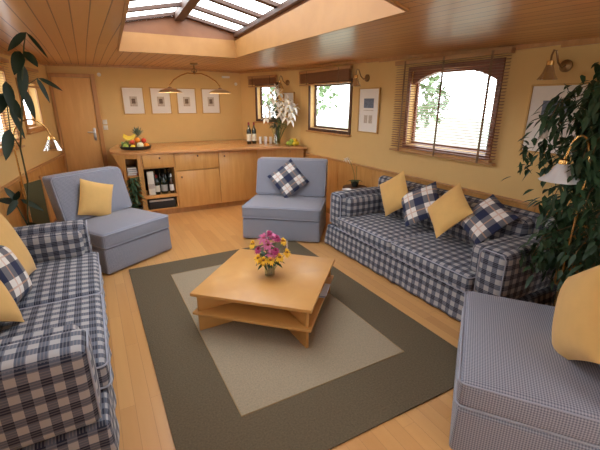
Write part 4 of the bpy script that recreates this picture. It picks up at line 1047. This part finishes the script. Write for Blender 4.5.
# leafy plant in front of the open end shelves
gp = thing('potted_fern', 'bushy green plant standing in front of the end shelf unit', 'plant', (.45, 5.86, 0)); gpp = thing('plant_pot', 'dark pot of the bushy green plant by the end shelf unit', 'pot', (.45, 5.86, 0))
bm = bmesh.new(); lathe(bm, [(0, .001), (.06, .001), (.085, .20), (.09, .20), (.09, .22), (.08, .22), (.075, .18), (0, .18)], 20); finish(bm, 'pot_body', M_pot, gpp)
bm = bmesh.new(); lathe(bm, [(0, .1805), (.07, .1805), (.07, .19), (0, .192)], 16); finish(bm, 'soil', M_soil, gpp)
bm = bmesh.new()
for k in range(150):
    a = random.uniform(0, 2*pi); z = random.uniform(.26, .66); rr = random.uniform(0, .05)
    leaf(bm, (cos(a)*rr, sin(a)*rr, z), (cos(a), sin(a), random.uniform(-.5, .6)), random.uniform(.07, .13), .035, .5, n=3)
finish(bm, 'fronds', M_leafm, gp)
bm = bmesh.new()
for k in range(8): a = k*.8; tube(bm, [(cos(a)*.02, sin(a)*.02, .192), (cos(a)*.04, sin(a)*.04, .60)], .003, 5)
finish(bm, 'stem', M_stem, gp)

# orchid on a small side table between the right sofa and the sideboard
st = thing('side_table', 'small dark side table mostly hidden behind the far arm of the right sofa', 'table', (3.04, 4.02, 0))
bm = bmesh.new(); lathe(bm, [(0, .60), (.16, .60), (.165, .61), (.16, .62), (0, .62)], 28); finish(bm, 'tabletop', M_dark, st)
for k in range(3):
    a = k*2.09+.5; bm = bmesh.new(); tube(bm, [(cos(a)*.12, sin(a)*.12, 0), (cos(a)*.07, sin(a)*.07, .60)], .011, 8); finish(bm, 'leg', M_dark, st)
op = thing('plant_pot', 'small dark pot of the white orchid', 'pot', (3.04, 4.02, .6205)); bm = bmesh.new(); lathe(bm, [(0, 0), (.04, 0), (.055, .08), (.05, .08), (.045, .06), (0, .06)], 20); finish(bm, 'pot_body', M_pot, op)
oc = thing('white_orchid', 'white orchid with a thin arching stem above the far arm of the right sofa', 'plant', (3.04, 4.02, .6205))
bm = bmesh.new(); tube(bm, [(0, 0, .062), (-.01, .02, .18), (-.03, .06, .30), (-.05, .12, .36), (-.06, .16, .35)], .0035, 6); tube(bm, [(0.01, -.01, .062), (.0, -.02, .2), (.0, -.02, .28)], .003, 6); finish(bm, 'stem', M_stem, oc)
bm = bmesh.new()
for k in range(7): a = k*.9; leaf(bm, (0, 0, .066), (cos(a), sin(a), .55), .13, .04, .5)
finish(bm, 'leaves', M_leafm, oc)
for p in ((-.05, .12, .36), (-.045, .09, .335), (-.06, .155, .345)):
    bm = bmesh.new(); n_ = Vector((-.7, -.7, .1)).normalized(); a_ = n_.orthogonal().normalized(); b_ = n_.cross(a_)
    for k in range(5): th = k*1.2566; leaf(bm, Vector(p)+n_*.004, cos(th)*a_+sin(th)*b_+n_*.1, .034, .03, .1, n=3)
    finish(bm, 'bloom', M_wht, oc)
sp_ = thing('saucer', 'white saucer resting on the far arm of the right sofa', 'saucer', (2.62, 3.62, .6965))
bm = bmesh.new(); lathe(bm, [(0, 0), (.035, 0), (.06, .010), (.058, .012), (.035, .004), (0, .004)], 24); finish(bm, 'saucer_body', M_cup, sp_)
